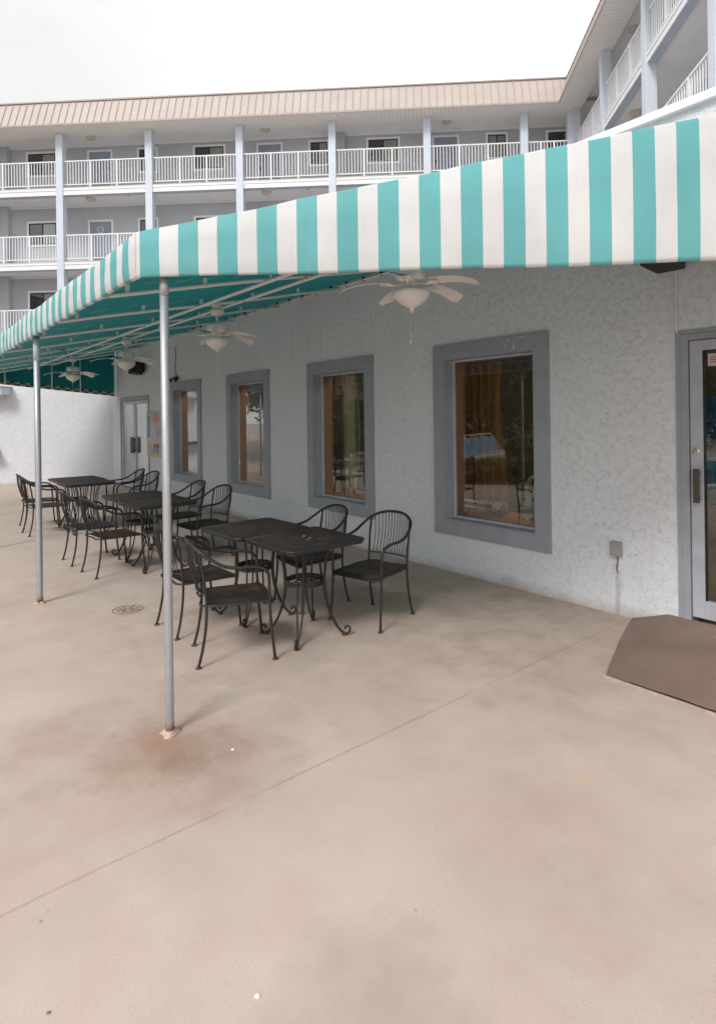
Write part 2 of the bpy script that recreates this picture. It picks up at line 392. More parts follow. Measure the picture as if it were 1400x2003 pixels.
    def build(self, name, mat, parent=None, base=(0, 0, 0), loc=None):
        me = bpy.data.meshes.new(name); b = Vector(base)
        me.from_pydata([p-b for p in self.v], [], self.f)
        for m in (mat if isinstance(mat, (list, tuple)) else [mat]): me.materials.append(M[m] if isinstance(m, str) else m)
        me.polygons.foreach_set('material_index', self.mi); me.polygons.foreach_set('use_smooth', self.sm)
        me.update()
        bm = bmesh.new(); bm.from_mesh(me); bmesh.ops.recalc_face_normals(bm, faces=bm.faces); bm.to_mesh(me); bm.free()
        o = bpy.data.objects.new(name, me); COL.objects.link(o)
        if parent: o.parent = parent
        if loc is not None: o.location = loc
        return o

def tag(o, label=None, cat=None, group=None, kind=None):
    if label: o['label'] = label
    if cat: o['category'] = cat
    if group: o['group'] = group
    if kind: o['kind'] = kind
    return o
def thing(name, label, cat, loc=(0, 0, 0), rz=0., group=None):
    o = bpy.data.objects.new(name, None); COL.objects.link(o); o.empty_display_size = .2
    o.location = loc; o.rotation_euler = (0, 0, rz); return tag(o, label, cat, group)
def wthing(name, label, cat, s, n, z=0., a=0., group=None):
    return thing(name, label, cat, WF(s, n, z), RW+a, group)
def copy_tree(o, parent=None):
    c = o.copy(); COL.objects.link(c)
    if parent: c.parent = parent; c.matrix_parent_inverse = o.matrix_parent_inverse
    for ch in list(o.children): copy_tree(ch, c)
    return c
def text_mesh(body, size, th=.001, align='CENTER'):
    """real letters as mesh data in the x-z plane, facing -y"""
    cu = bpy.data.curves.new('letters', 'FONT'); cu.body = body; cu.size = size; cu.extrude = th; cu.align_x = align
    o = bpy.data.objects.new('letters', cu); COL.objects.link(o)
    dg = bpy.context.evaluated_depsgraph_get(); me = o.evaluated_get(dg).to_mesh()
    mb = MB(); mb.add([(v.co.x, -v.co.z, v.co.y) for v in me.vertices], [list(p.vertices) for p in me.polygons])
    o.evaluated_get(dg).to_mesh_clear(); bpy.data.objects.remove(o); bpy.data.curves.remove(cu)
    return mb

# ================================================================== GROUND
g = MB(); N = 24
xs = [-160, -60, -30]+[-20+i*1.25 for i in range(21)]+[12, 30, 60, 160]
ys = [-160, -60, -30, -12]+[-6+i*1.25 for i in range(21)]+[30, 60, 160]
g.grid([[(x, y, 0) for x in xs] for y in ys], 0, False)
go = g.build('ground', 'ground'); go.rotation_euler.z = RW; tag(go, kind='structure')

# ================================================================== RESTAURANT
D = 4.58            # wall face
WT = .25            # wall thickness
S_END, S_NEAR, TOP = 16.05, -5.0, 3.90
wins = [(3.19, 4.32), (5.66, 6.79), (8.17, 9.31), (10.70, 11.87)]
Z0, Z1 = .55, 2.247
DOOR = (.80, 1.905, 0., 2.235)
DDOOR = (13.36, 15.42, 0., 2.20)
rest = wthing('restaurant_building', 'low restaurant with pale grey stucco wall, four framed windows and glass doors', 'restaurant', (S_END+S_NEAR)/2, D)
RB = (-(S_END+S_NEAR)/2, D, 0)
holes = [(-b, -a, Z0, Z1) for a, b in wins]+[(-DOOR[1], -DOOR[0], DOOR[2], DOOR[3]), (-DDOOR[1], -DDOOR[0], DDOOR[2], DDOOR[3])]
w = MB()
xs = sorted({-S_END, -S_NEAR, *[h[0] for h in holes], *[h[1] for h in holes]}); zs = sorted({0., TOP, *[h[2] for h in holes], *[h[3] for h in holes]})
for i in range(len(xs)-1):
    for j in range(len(zs)-1):
        cx, cz = (xs[i]+xs[i+1])/2, (zs[j]+zs[j+1])/2
        if any(h[0] < cx < h[1] and h[2] < cz < h[3] for h in holes): continue
        for y, fl in ((D, 0), (D+WT, 1)):
            q = [(xs[i], y, zs[j]), (xs[i+1], y, zs[j]), (xs[i+1], y, zs[j+1]), (xs[i], y, zs[j+1])]
            w.add(q, [(0, 1, 2, 3)], 0 if not fl else 1)
for (a, b, c, d) in holes:
    w.add([(a, D, c), (b, D, c), (b, D+WT, c), (a, D+WT, c), (a, D, d), (b, D, d), (b, D+WT, d), (a, D+WT, d)], [(0, 1, 2, 3), (4, 7, 6, 5), (0, 3, 7, 4), (1, 5, 6, 2)], 0)
# other outside faces and a roof slab
BK = D+6.2
w.box((-S_END, D+WT, 0), (-S_END+.2, BK, TOP)); w.box((-S_NEAR-.2, D+WT, 0), (-S_NEAR, BK, TOP)); w.box((-S_END+.2, BK-.2, 0), (-S_NEAR-.2, BK, TOP))
w.add([(-S_END, D, TOP), (-S_NEAR, D, TOP), (-S_NEAR, D+WT, TOP), (-S_END, D+WT, TOP)], [(0, 1, 2, 3)])
w.build('wall', ['stucco', 'interior'], rest, RB)
r = MB(); r.box((-S_END+.2, D+WT, TOP-.5), (-S_NEAR-.2, BK-.2, TOP-.35)); r.build('roof', 'h_ceil', rest, RB)
c = MB(); c.box((-S_END-.03, D-.05, TOP-.005), (-S_NEAR+.03, D+WT+.03, TOP+.06), bevel=.008); c.build('parapet_cap', 'h_white', rest, RB)
fl = MB(); fl.box((-S_END+.2, D+WT, -.1), (-S_NEAR-.2, BK-.2, .03)); fl.build('interior_floor', 'interior', rest, RB)
iw = MB(); iw.box((-S_END+.21, D+4.2, .03), (-S_NEAR-.21, D+4.3, TOP-.5)); iw.build('interior_wall', 'interior', rest, RB)
# windows
for (a, b) in wins:
    x0, x1 = -b, -a; cw, pr = .152, .032
    m = MB()
    def board(p, q, pi, qi):   # mitred casing board: outer edge p-q, inner edge pi-qi
        f = [(p[0], D-pr, p[1]), (q[0], D-pr, q[1]), (qi[0], D-pr, qi[1]), (pi[0], D-pr, pi[1])]
        bk = [(x, D+.002, z) for x, y, z in f]
        m.add(f+bk, [(0, 1, 2, 3), (7, 6, 5, 4), (0, 4, 5, 1), (1, 5, 6, 2), (2, 6, 7, 3), (3, 7, 4, 0)])
    g_ = .0012
    O = [(x0-cw, Z0-cw), (x1+cw, Z0-cw), (x1+cw, Z1+cw), (x0-cw, Z1+cw)]; I = [(x0, Z0), (x1, Z0), (x1, Z1), (x0, Z1)]
    for k in range(4):
        p, q, pi, qi = O[k], O[(k+1) % 4], I[k], I[(k+1) % 4]
        dx, dz = (g_ if q[0] > p[0]+.1 else -g_ if q[0] < p[0]-.1 else 0), (g_ if q[1] > p[1]+.1 else -g_ if q[1] < p[1]-.1 else 0)
        board((p[0]+dx, p[1]+dz), (q[0]-dx, q[1]-dz), (pi[0]+dx, pi[1]+dz), (qi[0]-dx, qi[1]-dz))
    # painted reveal lining
    e = .012
    m.box((x0+.001, D-pr+.006, Z0+.001), (x0+e, D+.10, Z1-.001)); m.box((x1-e, D-pr+.006, Z0+.001), (x1-.001, D+.10, Z1-.001))
    m.box((x0+e, D-pr+.006, Z1-e), (x1-e, D+.10, Z1-.001)); m.box((x0+e, D-pr+.006, Z0+.001), (x1-e, D+.10, Z0+e))
    wo = m.build('window', 'trim', rest, RB)
    s_ = MB(); t_ = .03
    for q in (((x0+.002, Z0+.002), (x0+t_, Z1-.002)), ((x1-t_, Z0+.002), (x1-.002, Z1-.002)), ((x0+t_, Z1-t_), (x1-t_, Z1-.002)), ((x0+t_, Z0+.002), (x1-t_, Z0+t_))):
        s_.box((q[0][0], D+.102, q[0][1]), (q[1][0], D+.135, q[1][1]))
    s_.build('sash', 'sash', wo)
    for o in wo.children: o.location = -Vector(RB)
    p_ = MB(); p_.box((x0+t_-.003, D+.118, Z0+t_-.003), (x1-t_+.003, D+.122, Z1-t_+.003)); po = p_.build('pane', 'glass', wo); po.location = -Vector(RB)
    j_ = MB()
    j_.box((x0+.002, D+.137, Z0+.002), (x0+.03, D+WT+.03, Z1-.002)); j_.box((x1-.03, D+.137, Z0+.002), (x1-.002, D+WT+.03, Z1-.002))
    j_.box((x0+.03, D+.137, Z1-.03), (x1-.03, D+WT+.03, Z1-.002)); j_.box((x0+.03, D+.137, Z0+.002), (x1-.03, D+WT+.06, Z0+.028))
    jo = j_.build('wooden_jamb', 'wood', wo); jo.location = -Vector(RB)

def sub(mb, name, mat, parent):     # sub-part that shares the frame coordinates of its building
    o = mb.build(name, mat, parent, RB); return o
# right-hand glass door
x0, x1, z0, z1 = -DOOR[1], -DOOR[0], .128, DOOR[3]
m = MB()
for a, b in (((x0+.001, z0-.1), (x0+.055, z1-.002)), ((x1-.055, z0-.1), (x1-.001, z1-.002)), ((x0+.055, z1-.05), (x1-.055, z1-.002))):
    m.box((a[0], D-.012, a[1]), (b[0], D+.12, b[1]), bevel=.004)
m.box((x0-.035, D-.008, z0-.1), (x0+.0, D+.002, z1+.03)); m.box((x0, D-.008, z1), (x1, D+.002, z1+.03))
dr = m.build('glass_door', 'trim', rest, RB); dr['label'] = 'grey framed glass door beside the electrical box'
lx0, lx1, lz0, lz1 = x0+.062, x1-.062, z0+.006, z1-.056
m = MB(); st = .088
for a, b in (((lx0, lz0), (lx0+st, lz1)), ((lx1-st, lz0), (lx1, lz1)), ((lx0+st, lz1-.075), (lx1-st, lz1)), ((lx0+st, lz0), (lx1-st, lz0+.13))):
    m.box((a[0], D+.004, a[1]), (b[0], D+.05, b[1]), bevel=.003)
sub(m, 'door_leaf', 'door_paint', dr)
m = MB(); m.box((lx0+st-.004, D+.024, lz0+.126), (lx1-st+.004, D+.03, lz1-.071)); sub(m, 'pane', 'glass', dr)
m = MB()
for q in (((lx0+st-.002, lz0+.13), (lx0+st+.012, lz1-.075)), ((lx0+st+.012, lz1-.087), (lx1-st-.012, lz1-.075))): m.box((q[0][0], D+.012, q[0][1]), (q[1][0], D+.022, q[1][1]))
sub(m, 'gasket', 'black', dr)
m = MB(); m.box((lx0+.030, D-.040, .985), (lx0+.074, D-.032, 1.235), bevel=.003); m.box((lx0+.040, D-.033, 1.0), (lx0+.064, D+.005, 1.03)); m.box((lx0+.040, D-.033, 1.19), (lx0+.064, D+.005, 1.22)); m.box((lx0+.05, D+.056, .985), (lx0+.13, D+.066, 1.235), bevel=.003)
sub(m, 'handle', 'bronze', dr)
m = MB(); m.lathe([(.0, 0), (.026, 0), (.026, .008), (.015, .012), (.0, .012)], seg=20)
m.xform(Matrix.Translation((lx0+.045, D+.003, 1.363)) @ Matrix.Rotation(R(90), 4, 'X')); m.box((lx0+.043, D-.011, 1.352), (lx0+.047, D-.0085, 1.372), 1); sub(m, 'lock', ['brass', 'black'], dr)
m = MB(); m.box((lx0+st+.035, D+.018, 1.985), (lx0+st+.155, D+.0225, 2.075)); 
for k in range(3): m.box((lx0+st+.05, D+.0165, 2.045-k*.018), (lx0+st+.14, D+.0175, 2.052-k*.018), 1)
sub(m, 'sticker', ['paper', 'red'], dr)
# far double door
x0, x1, z0, z1 = -DDOOR[1], -DDOOR[0], 0., DDOOR[3]; xm = (x0+x1)/2
m = MB()
for a, b in (((x0+.001, 0), (x0+.07, z1-.002)), ((x1-.07, 0), (x1-.001, z1-.002)), ((x0+.07, z1-.09), (x1-.07, z1-.002))): m.box((a[0], D-.015, a[1]), (b[0], D+.12, b[1]), bevel=.004)
dd = m.build('double_door', 'trim', rest, RB)
for sgn, a, b in ((1, x0+.075, xm-.004), (-1, xm+.004, x1-.075)):
    m = MB(); st = .075
    for p, q in (((a, .02), (a+st, z1-.1)), ((b-st, .02), (b, z1-.1)), ((a+st, z1-.18), (b-st, z1-.1)), ((a+st, .02), (b-st, .2))): m.box((p[0], D+.004, p[1]), (q[0], D+.05, q[1]), bevel=.003)
    sub(m, 'door_leaf', 'sash', dd)
    m = MB(); m.box((a+st-.003, D+.024, .197), (b-st+.003, D+.03, z1-.177)); sub(m, 'pane', 'glass', dd)
    hx = b-.04 if sgn > 0 else a+.04
    m = MB(); m.box((hx-.07, D-.06, .86), (hx+.07, D-.05, 1.24)); m.box((hx-.02, D-.05, .9), (hx+.02, D+.006, .94)); m.box((hx-.02, D-.05, 1.16), (hx+.02, D+.006, 1.2)); sub(m, 'handle', 'black', dd)
# lit tubes on the restaurant ceiling
te = NT('lit_fluorescent_tube'); te.b.inputs['Emission Color'].default_value = (1, .96, .88, 1); te.b.inputs['Emission Strength'].default_value = 20.; te.base((.9, .9, .9)); M['tube'] = te.m
for s in (1.6, 4.6, 7.6, 10.6, 13.6):
    m = MB(); m.box((-s-.65, D+1.0, 2.92), (-s+.65, D+1.16, 2.98), bevel=.006); tl = m.build('tube_light', 'h_white', rest, RB)
    for y in (1.04, 1.12):
        m = MB(); m.tube([(-s-.6, D+y, 2.90), (-s+.6, D+y, 2.90)], .017, 8); sub(m, 'tube', 'tube', tl)
    m = MB(); m.tube([(-s, D+1.08, 2.98), (-s, D+1.08, 3.42)], .008, 6); sub(m, 'hanger', 'black', tl)
# small marks on the wall
m = MB()
for s, zt, L in ((7.35, 2.98, .75), (6.93, 2.86, .45), (6.62, 2.9, .95), (6.13, 2.88, .9), (5.55, 2.9, .8), (5.5, 2.8, .5)):
    wv = .006
    m = MB(); m.prism([(-s-wv/2, zt), (-s+wv/2, zt), (-s+wv*.4, zt-L*.5), (-s+wv*.1, zt-L), (-s-wv*.2, zt-L), (-s-wv*.5, zt-L*.6)], 'y', D-.0025, D+.001); m.build('paint_drip', 'drip', rest, RB)
m = MB(); m.tube([(-1.925, D-.012, 2.25), (-1.93, D-.012, 3.3)], .008, 6); m.build('conduit', 'stucco', rest, RB)
m = MB()
for q in (((3.52, 2.345), (3.50, 2.29)), ((3.40, 2.335), (3.405, 2.27)), ((3.49, 2.36), (3.45, 2.363)), ((3.36, 2.362), (3.29, 2.372))):
    m = MB(); m.tube([(-q[0][0], D-.033, q[0][1]), (-q[1][0], D-.033, q[1][1])], .0035, 5); m.build('chalk_mark', 'chalk', rest, RB)

# entry slab by the door (a low ramp)
e = MB()
top = [(-2.30, D, .006), (-2.02, D, .105), (-1.0, D, .122), (3.0, D, .122)]
front = [(-1.903, 3.437, .016), (-1.66, 3.44, .022), (-.6, 3.455, .022), (3.0, 3.46, .022)]
rows = [[tuple(Vector(a).lerp(Vector(b), t)) for a, b in zip(front, top)] for t in (0, .12, .3, .5, .7, .88, 1.)]
rnd = random.Random(9)
def jit(p, a): return (p[0]+rnd.uniform(-a, a), p[1]+rnd.uniform(-a, a), p[2])
rows = [[tuple(Vector(r_[k]).lerp(Vector(r_[k+1]), q/14)) for k in range(3) for q in range(14)]+[r_[3]] for r_ in rows]
rows[0] = [jit(p, .005) for p in rows[0]]; rows = [[jit(r_[0], .006)]+r_[1:] for r_ in rows]
for i_, r_ in enumerate(rows):     # rounded, hand-floated left corner
    bow = .035*math.sin(math.pi*min(1, i_/6)); r_[0] = (r_[0][0]-bow*.6, r_[0][1]+bow*.3, r_[0][2])
e.grid(rows, 0, True)
e.prism([(-1.925, 3.43), (-1.903, 3.437), (3., 3.46), (3., 3.448), (-1.903, 3.424)], 'z', .0, .0145, 1)
lf = [(-2.30, D, .0), (-1.903, 3.437, .0)]
e.add([lf[0], lf[1], front[0], top[0]], [(0, 1, 2, 3)], 1)
eo = e.build('entry_ramp', ['pad', 'pad_edge'], None, (-1.9, 4, 0)); eo.location = WF(1.9, 4, 0); eo.rotation_euler.z = RW; tag(eo, kind='structure')

# electrical box on the wall
t = wthing('electrical_box', 'small grey weatherproof electrical box low on the stucco wall beside the glass door', 'outlet box', 2.422, D, .49)
m = MB(); m.box((-.045, -.045, 0), (.045, -.002, .115), bevel=.006); m.build('box', 'grey_box', t)
m = MB(); m.box((-.038, -.052, .006), (.038, -.046, .109), bevel=.003); m.build('cover', 'grey_box', t)
m = MB(); m.tube(crom([(.005, -.012, 0), (.006, -.012, -.06), (-.004, -.010, -.1), (.004, -.008, -.14)]), .007, 6); m.build('conduit', 'dirt', t)
m = MB(); m.prism([(-.02, -.14), (.022, -.14), (.035, -.3), (.03, -.488), (-.03, -.488), (-.026, -.3)], 'y', -.0022, .001); m.build('damp_streak', 'dirt_soft', t)
# speakers
def speaker(s, z, wd, ht, label, tilt):
    t = wthing('speaker', label, 'speaker', s, D, z, group='speakers hung on the restaurant wall')
    m = MB(); m.prism([(-wd/2, -.26), (wd/2, -.26), (wd*.36, -.06), (-wd*.36, -.06)], 'z', 0, ht)
    mt = Matrix.Translation((0, -.06, ht/2)) @ Matrix.Rotation(tilt, 4, 'X') @ Matrix.Translation((0, .06, -ht/2)); m.xform(mt); m.build('cabinet', 'speaker', t)
    g_ = MB(); g_.box((-wd/2+.012, -.272, .012), (wd/2-.012, -.262, ht-.012), bevel=.004); g_.xform(mt); g_.build('grille', 'black', t)
    b_ = MB(); b_.box((-.04, -.07, ht*.3), (.04, -.002, ht*.7), bevel=.004); b_.build('bracket', 'black', t)
speaker(1.93, 2.70, .28, .23, 'dark brown speaker under the striped end of the awning, above the glass door', R(-12))
speaker(13.66, 2.66, .42, .26, 'black speaker high on the wall above the far double door', R(-10))
# emergency light with its wire
t = wthing('emergency_light', 'black twin head emergency light with a loose wire above the farthest window', 'wall light', 11.75, D, 2.43)
m = MB(); m.box((-.10, -.05, .02), (.10, -.003, .075), bevel=.008); m.build('housing', 'black', t)
for sx in (-1, 1):
    m = MB(); m.lathe([(.0, 0), (.035, 0), (.05, .05), (.045, .06), (0, .06)], seg=12); m.xform(Matrix.Translation((sx*.14, -.05, .03)) @ Matrix.Rotation(R(110), 4, 'X')); m.build('lamp_head', 'black', t)
m = MB(); m.tube(crom([(.02, -.01, .075), (.0, -.02, .2), (-.05, -.012, .3), (.0, -.01, .5), (-.02, -.01, .72)]), .006, 5); m.build('wire', 'black', t)
# notice board
t = wthing('notice_board', 'pink grey notice board with pinned leaflets between the double door and the farthest window', 'notice board', 12.95, D, .83)
m = MB(); m.box((-.48, -.04, 0), (.48, -.002, .98), bevel=.01); m.build('board', 'paper', t)
for (x, z, wd, ht, mt) in ((-.36, .44, .16, .46, 'blue'), (-.05, .30, .36, .46, 'paper_w'), (.1, .78, .3, .16, 'wood'), (-.36, .16, .15, .13, 'yellow'), (.12, .2, .3, .09, 'red'), (.06, .11, .34, .08, 'blue'), (.06, .03, .34, .07, 'yellow'), (-.1, .82, .12, .12, 'paper_w')):
    m = MB(); m.box((x-wd/2, -.046, z), (x+wd/2, -.0405, z+ht)); m.build('leaflet', mt, t)

# ------------------------------------------------------------------ things seen through the windows
def curtain(name, label, s0, s1, n, ztop, zbot, mat, waves, pinch=0., group=None):
    t = wthing(name, label, 'curtain', (s0+s1)/2, n, zbot, group=group)
    rows = []
    for i in range(15):
        f = i/14; z = (ztop-zbot)*(1-f); row = []
        sq = 1-pinch*math.sin(min(1, f*1.35)*math.pi)
        for j in range(41):
            u_ = j/40-.5; row.append((u_*(s1-s0)*sq-(1-sq)*(s1-s0)*.5, .035*math.sin(u_*waves*6.283+f*.8), z))
        rows.append(row)
    m = MB(); m.sheet(rows, .004); m.build('cloth', mat, t)
    m = MB(); m.tube([(-(s1-s0)/2-.06, 0, ztop-zbot+.02), ((s1-s0)/2+.06, 0, ztop-zbot+.02)], .012, 8); m.build('rod', 'wood', t)
M['drape'] = simple('rust_orange_drape', (.34, .15, .045), .8, var=.25, nscale=4)
M['gold'] = simple('gold_drape', (.58, .31, .05), .7, var=.2)
curtain('curtain', 'rust orange drape hanging inside the left of the nearest window', 4.02, 4.75, D+.62, 2.5, .58, 'drape', 6, .10)
curtain('curtain', 'narrow gold drape inside the right edge of the nearest window', 3.28, 3.5, D+.5, 2.45, .6, 'gold', 3)
curtain('curtain', 'gold drape inside the third window from the near end', 8.75, 9.05, D+.7, 2.4, .3, 'gold', 4)
curtain('curtain', 'rust drape inside the farthest window', 11.3, 11.8, D+.7, 2.4, .3, 'drape', 6)
# display shelf that carries the totes
t = wthing('display_ledge', 'dark wooden display ledge inside the nearest window', 'ledge', 3.8, D+.62, 0)
m = MB(); m.box((-.75, -.16, .50), (.75, .3, .54), bevel=.004); m.build('top', 'wood', t)
for sx in (-.7, .66):
    m = MB(); m.box((sx, -.14, .03), (sx+.04, .28, .5)); m.build('leg', 'wood', t)
def m_floral():
    t = NT('floral_canvas'); co = t.co(); v = t.voro(16, out='Color'); d = t.voro(16)
    hs = t.sep(v)
    c = t.mix(t.ramp(d, [(.35, 1.), (.45, 0.)]), (.62, .58, .52), t.mix(t.ramp(hs[0], [(.45, 0.), (.5, 1.)]), (.55, .03, .07), (.05, .28, .35))); t.base(c); t.set(.8); return t.m
M['floral'] = m_floral(); M['cream'] = simple('cream_canvas', (.62, .55, .44), .8)
def tote(label, s, n, z, a, tilt):
    t = wthing('tote_bag', label, 'beach bag', s, n, z, a, group='floral beach bags on the window ledge')
    m = MB(); rows = []
    for i in range(9):
        f = i/8; row = []
        for j in range(25):
            an = 2*math.pi*j/24; wd = .17+.05*f; dp = .08*(1-.55*f)
            row.append((wd*math.copysign(abs(math.cos(an))**.6, math.cos(an)), dp*math.copysign(abs(math.sin(an))**.7, math.sin(an)), .30*f))
        rows.append(row)
    m.grid(rows); m.add([(p[0], p[1], .001) for p in rows[0][:-1]], [tuple(range(24))]); mt = Matrix.Rotation(tilt, 4, 'X'); m.xform(mt); m.build('bag', 'floral', t)
    for y in (-.03, .03):
        h = MB(); h.tube(crom([(-.1, y, .27), (-.1, y, .36), (-.05, y, .45), (.05, y, .45), (.1, y, .36), (.1, y, .27)], 5), .016, 8); h.xform(mt); h.build('handle', 'cream', t)
tote('upright floral beach bag with cream handles at the right of the nearest window', 3.62, D+.62, .54, .15, 0.)
tote('floral beach bag lying on its side on the window ledge', 4.15, D+.62, .62, -.1, R(78))
# surfboard
t = wthing('surfboard', 'tan surfboard with blue rails standing tail down inside the second window', 'surfboard', 6.70, D+.55, .58)
def outline(f): return .2*(math.sin(math.pi*min(1, .1+f*.9))**.62)
rows = []; 
m = MB()
for k, (sc_, y, mi) in enumerate(((1., 0., 0),)):
    vs = []; n = 30
    prof = [(outline(i/n)*(1. if i < n else 0.), i/n*1.95) for i in range(n+1)]
    prof[0] = (.05, 0)
    rings = []
    for (hw, z) in prof:
        hw = max(hw, .004); rings.append([(hw*math.cos(a), .035*math.sin(a)*min(1, hw/.12), z) for a in [2*math.pi*j/24 for j in range(25)]])
    m.grid(rings)
bo = m.build('board', None or 'cream', t)
def m_board():
    t = NT('surfboard_gloss'); x, y, z = t.sep(t.co()); d = t.math('ABSOLUTE', x)
    t.base(t.mix(t.ramp(d, [(.10, 0.), (.17, 1.)]), (.84, .72, .50), (.05, .20, .29))); t.set(.2); return t.m
bo.data.materials[0] = m_board()
m = MB()
m.tube([(-p[0]-.004, 0, p[1]) for p in prof], .008, 6); m.tube([(p[0]+.004, 0, p[1]) for p in prof], .008, 6); m.build('rail', 'gold', t)
m = MB(); m.box((-.2, -.12, -.55), (.2, .12, -.002)); m.build('stand', 'wood', t)
t = wthing('beer_sign', 'yellow hanging beer sign inside the top of the second window', 'sign', 6.90, D+.55, 1.98)
m = MB(); m.prism([(-.13, 0), (.13, 0), (.15, .2), (.09, .3), (.05, .34), (-.05, .34), (-.09, .3), (-.15, .2)], 'y', 0, .02); m.build('plate', 'yellow', t)
tm = text_mesh('Corona', .085); tm.v = [p+Vector((0, -.003, .09)) for p in tm.v]; tm.build('lettering', 'black', t)
m = MB(); m.tube([(0, .01, .34), (0, .01, 1.0)], .004, 5); m.build('cord', 'black', t)
t = wthing('reflection_panels', 'added blue and brown panels giving the right hand glass door its reflected colours', 'reflection panels', 1.80, D+.75, 0)  # added boards carrying the colours that the door glass reflects
for nm_, z0_, z1_, mt in (('brown_panel', .05, .86, 'cardboard'), ('teal_panel', .88, 1.22, 'teal_board'), ('white_panel', 1.23, 1.42, 'paper_w'), ('blue_panel', 1.43, 1.78, 'blue_deep')):
    m = MB(); m.box((-.55, 0, z0_), (.55, .02, z1_)); m.build(nm_, mt, t)
for sx in (-.5, .47):
    m = MB(); m.box((sx, .021, .03), (sx+.03, .05, 1.8)); m.build('leg', 'wood', t)
# wall shelf with goods and notices in the third window
t = wthing('display_shelf', 'white shelf of bottles and caps inside the third window', 'shelf', 8.85, D+.95, 0)
for z in (1.98, 1.12):
    m = MB(); m.box((-.65, -.15, z), (.65, .15, z+.03)); m.build('shelf_board', 'paper_w', t)
for k in range(7):
    m = MB(); z = 2.011; m.lathe([(.0, 0), (.035, 0), (.035, .13), (.013, .17), (.013, .21), (0, .21)], (-.5+k*.16, 0, z), 10); m.build('bottle', ('yellow', 'red', 'blue', 'leaf', 'black', 'yellow', 'red')[k], t)
for k, mt in enumerate(('paper_w', 'paper_w', 'black')):
    m = MB(); m.box((-.45+k*.32, -.157, 1.2), (-.2+k*.32, -.151, 1.75)); m.build('notice', mt, t)
for sx in (-.65, .62):
    m = MB(); m.box((sx, -.03, .03), (sx+.03, .03, 2.3)); m.build('upright', 'wood', t)

# ================================================================== WHITE WALL at the far end
wx, wy = WF(S_END, D)[0], WF(S_END, D)[1]
m = MB(); m.box((-4.6, 0, 0), (.02, .25, 2.95)); wo = m.build('boundary_wall', 'white_stucco'); wo.location = (wx, wy, 0)
tag(wo, 'white rough stucco wall closing the far end of the patio', 'wall')
t = thing('serving_hatch', 'grey wood topped hatch canopy at the left end of the white wall', 'hatch', (wx-2.9, wy, 0))
m = MB(); m.box((-1.2, -.42, 2.33), (.28, -.004, 2.52), bevel=.01); m.build('canopy', 'h_col', t)
m = MB(); m.box((-1.22, -.46, 2.522), (.31, -.004, 2.552), bevel=.006); m.build('canopy_top', 'h_lamp', t)
m = MB(); m.box((-1.3, -.38, .86), (-.02, -.004, .93), bevel=.008); m.build('counter', 'alu_dark', t)
m = MB(); m.box((-1.0, -.16, 2.27), (.12, -.02, 2.33)); m.build('shutter_roll', 'h_white', t)

# ================================================================== AWNING
AN, AS0, AS1 = 1.012, 3.117, 15.75           # front line, near corner, far end
ZB, ZT, SL = 2.385, 2.60, .225
def send(n): return AS0-.998*(n-AN)
def zroof(n): return ZT+SL*(n-AN)
awn = wthing('awning', 'long teal and white striped fabric awning on galvanised poles along the restaurant wall', 'awning', 6.0, 2.8, 0)
AB = (-6.0, 2.8, 0)
# canopy cloth, sagging a little between the rafters
raf = [.15+1.5*k for k in range(11)]
rows = []
for j in range(15):
    n = AN+.02+(D-.018-AN)*j/14; s0 = send(n); row = []
    ss = [s0]+[x for k in range(-2, 11) for x in [.15+1.5*k+1.5*q/8 for q in range(8)] if x > s0+.04 and x < AS1-.02]+[AS1]
    row = []
    for i in range(121):
        s = s0+.03+(AS1-.01-s0-.03)*i/120; f = ((s-.15)/1.5) % 1.
        edge = min(1, (s-s0)/.6)*min(1, (n-AN)/.3)*min(1, (D-n)/.3)
        row.append((-s, n, zroof(n)-.014-.03*math.sin(math.pi*f)*edge-.004*math.sin(n*9+s*2)*edge))
    rows.append(row)
m = MB(); m.sheet(rows, .003, 0, 1); cn = m.build('canopy', ['canopy_top', 'lining'], awn, AB)
nv_ = len(cn.data.vertices)//2; hz = [sum(v.co.z for v in list(cn.data.vertices)[a_:a_+15*121]) for a_ in (0, 15*121)]
if hz[0] < hz[1]: cn.data.materials[0], cn.data.materials[1] = M['lining'], M['canopy_top']
# striped valance along the front
def striped(points_along, zb, zt, outward, teal0, period, tealw, total, name):
    """points_along(d) -> (x, y); teal bands start at teal0 + k * period"""
    cuts = {0., total}; k = 0
    while teal0+k*period < total:
        for q in (0, tealw):
            d = teal0+k*period+q
            if 0 < d < total: cuts.add(d)
        k += 1
    cuts = sorted(cuts); m = MB()
    for a, b in zip(cuts[:-1], cuts[1:]):
        mid = (a+b)/2; ph = (mid-teal0) % period; mi = 0 if (0 <= ph < tealw and mid > teal0) else 1
        nx = 3; rows = []
        for fz, off in ((0., .018), (.0, .006), (.035, 0.), (.3, -.004), (.65, -.003), (.97, 0.), (1., .012)):
            row = []
            for i in range(nx+1):
                d = a+(b-a)*i/nx; x, y = points_along(d); ox, oy = outward
                wob = .002*math.sin(d*7.3)+.0015*math.sin(d*15.+1)
                zz = zb(d)+(zt(d)-zb(d))*fz+(wob if fz > .9 else 0)
                rip = .0035*math.sin(d*21+fz*3)*fz*(1-fz)*4
                row.append((x-ox*(off+rip), y-oy*(off+rip), zz))
            rows.append(row)
        m.sheet(rows, .004, mi)
    return m.build(name, ['teal', 'white_cloth'], awn, AB)
fl_ = AS1-AS0
striped(lambda d: (-(AS0+d), AN), lambda d: ZB+.008*abs(math.sin(d*math.pi/.75)), lambda d: ZT+.016-.010*abs(math.sin(d*math.pi/1.5)), (0, -1), .096, .2145, .106, fl_, 'valance')
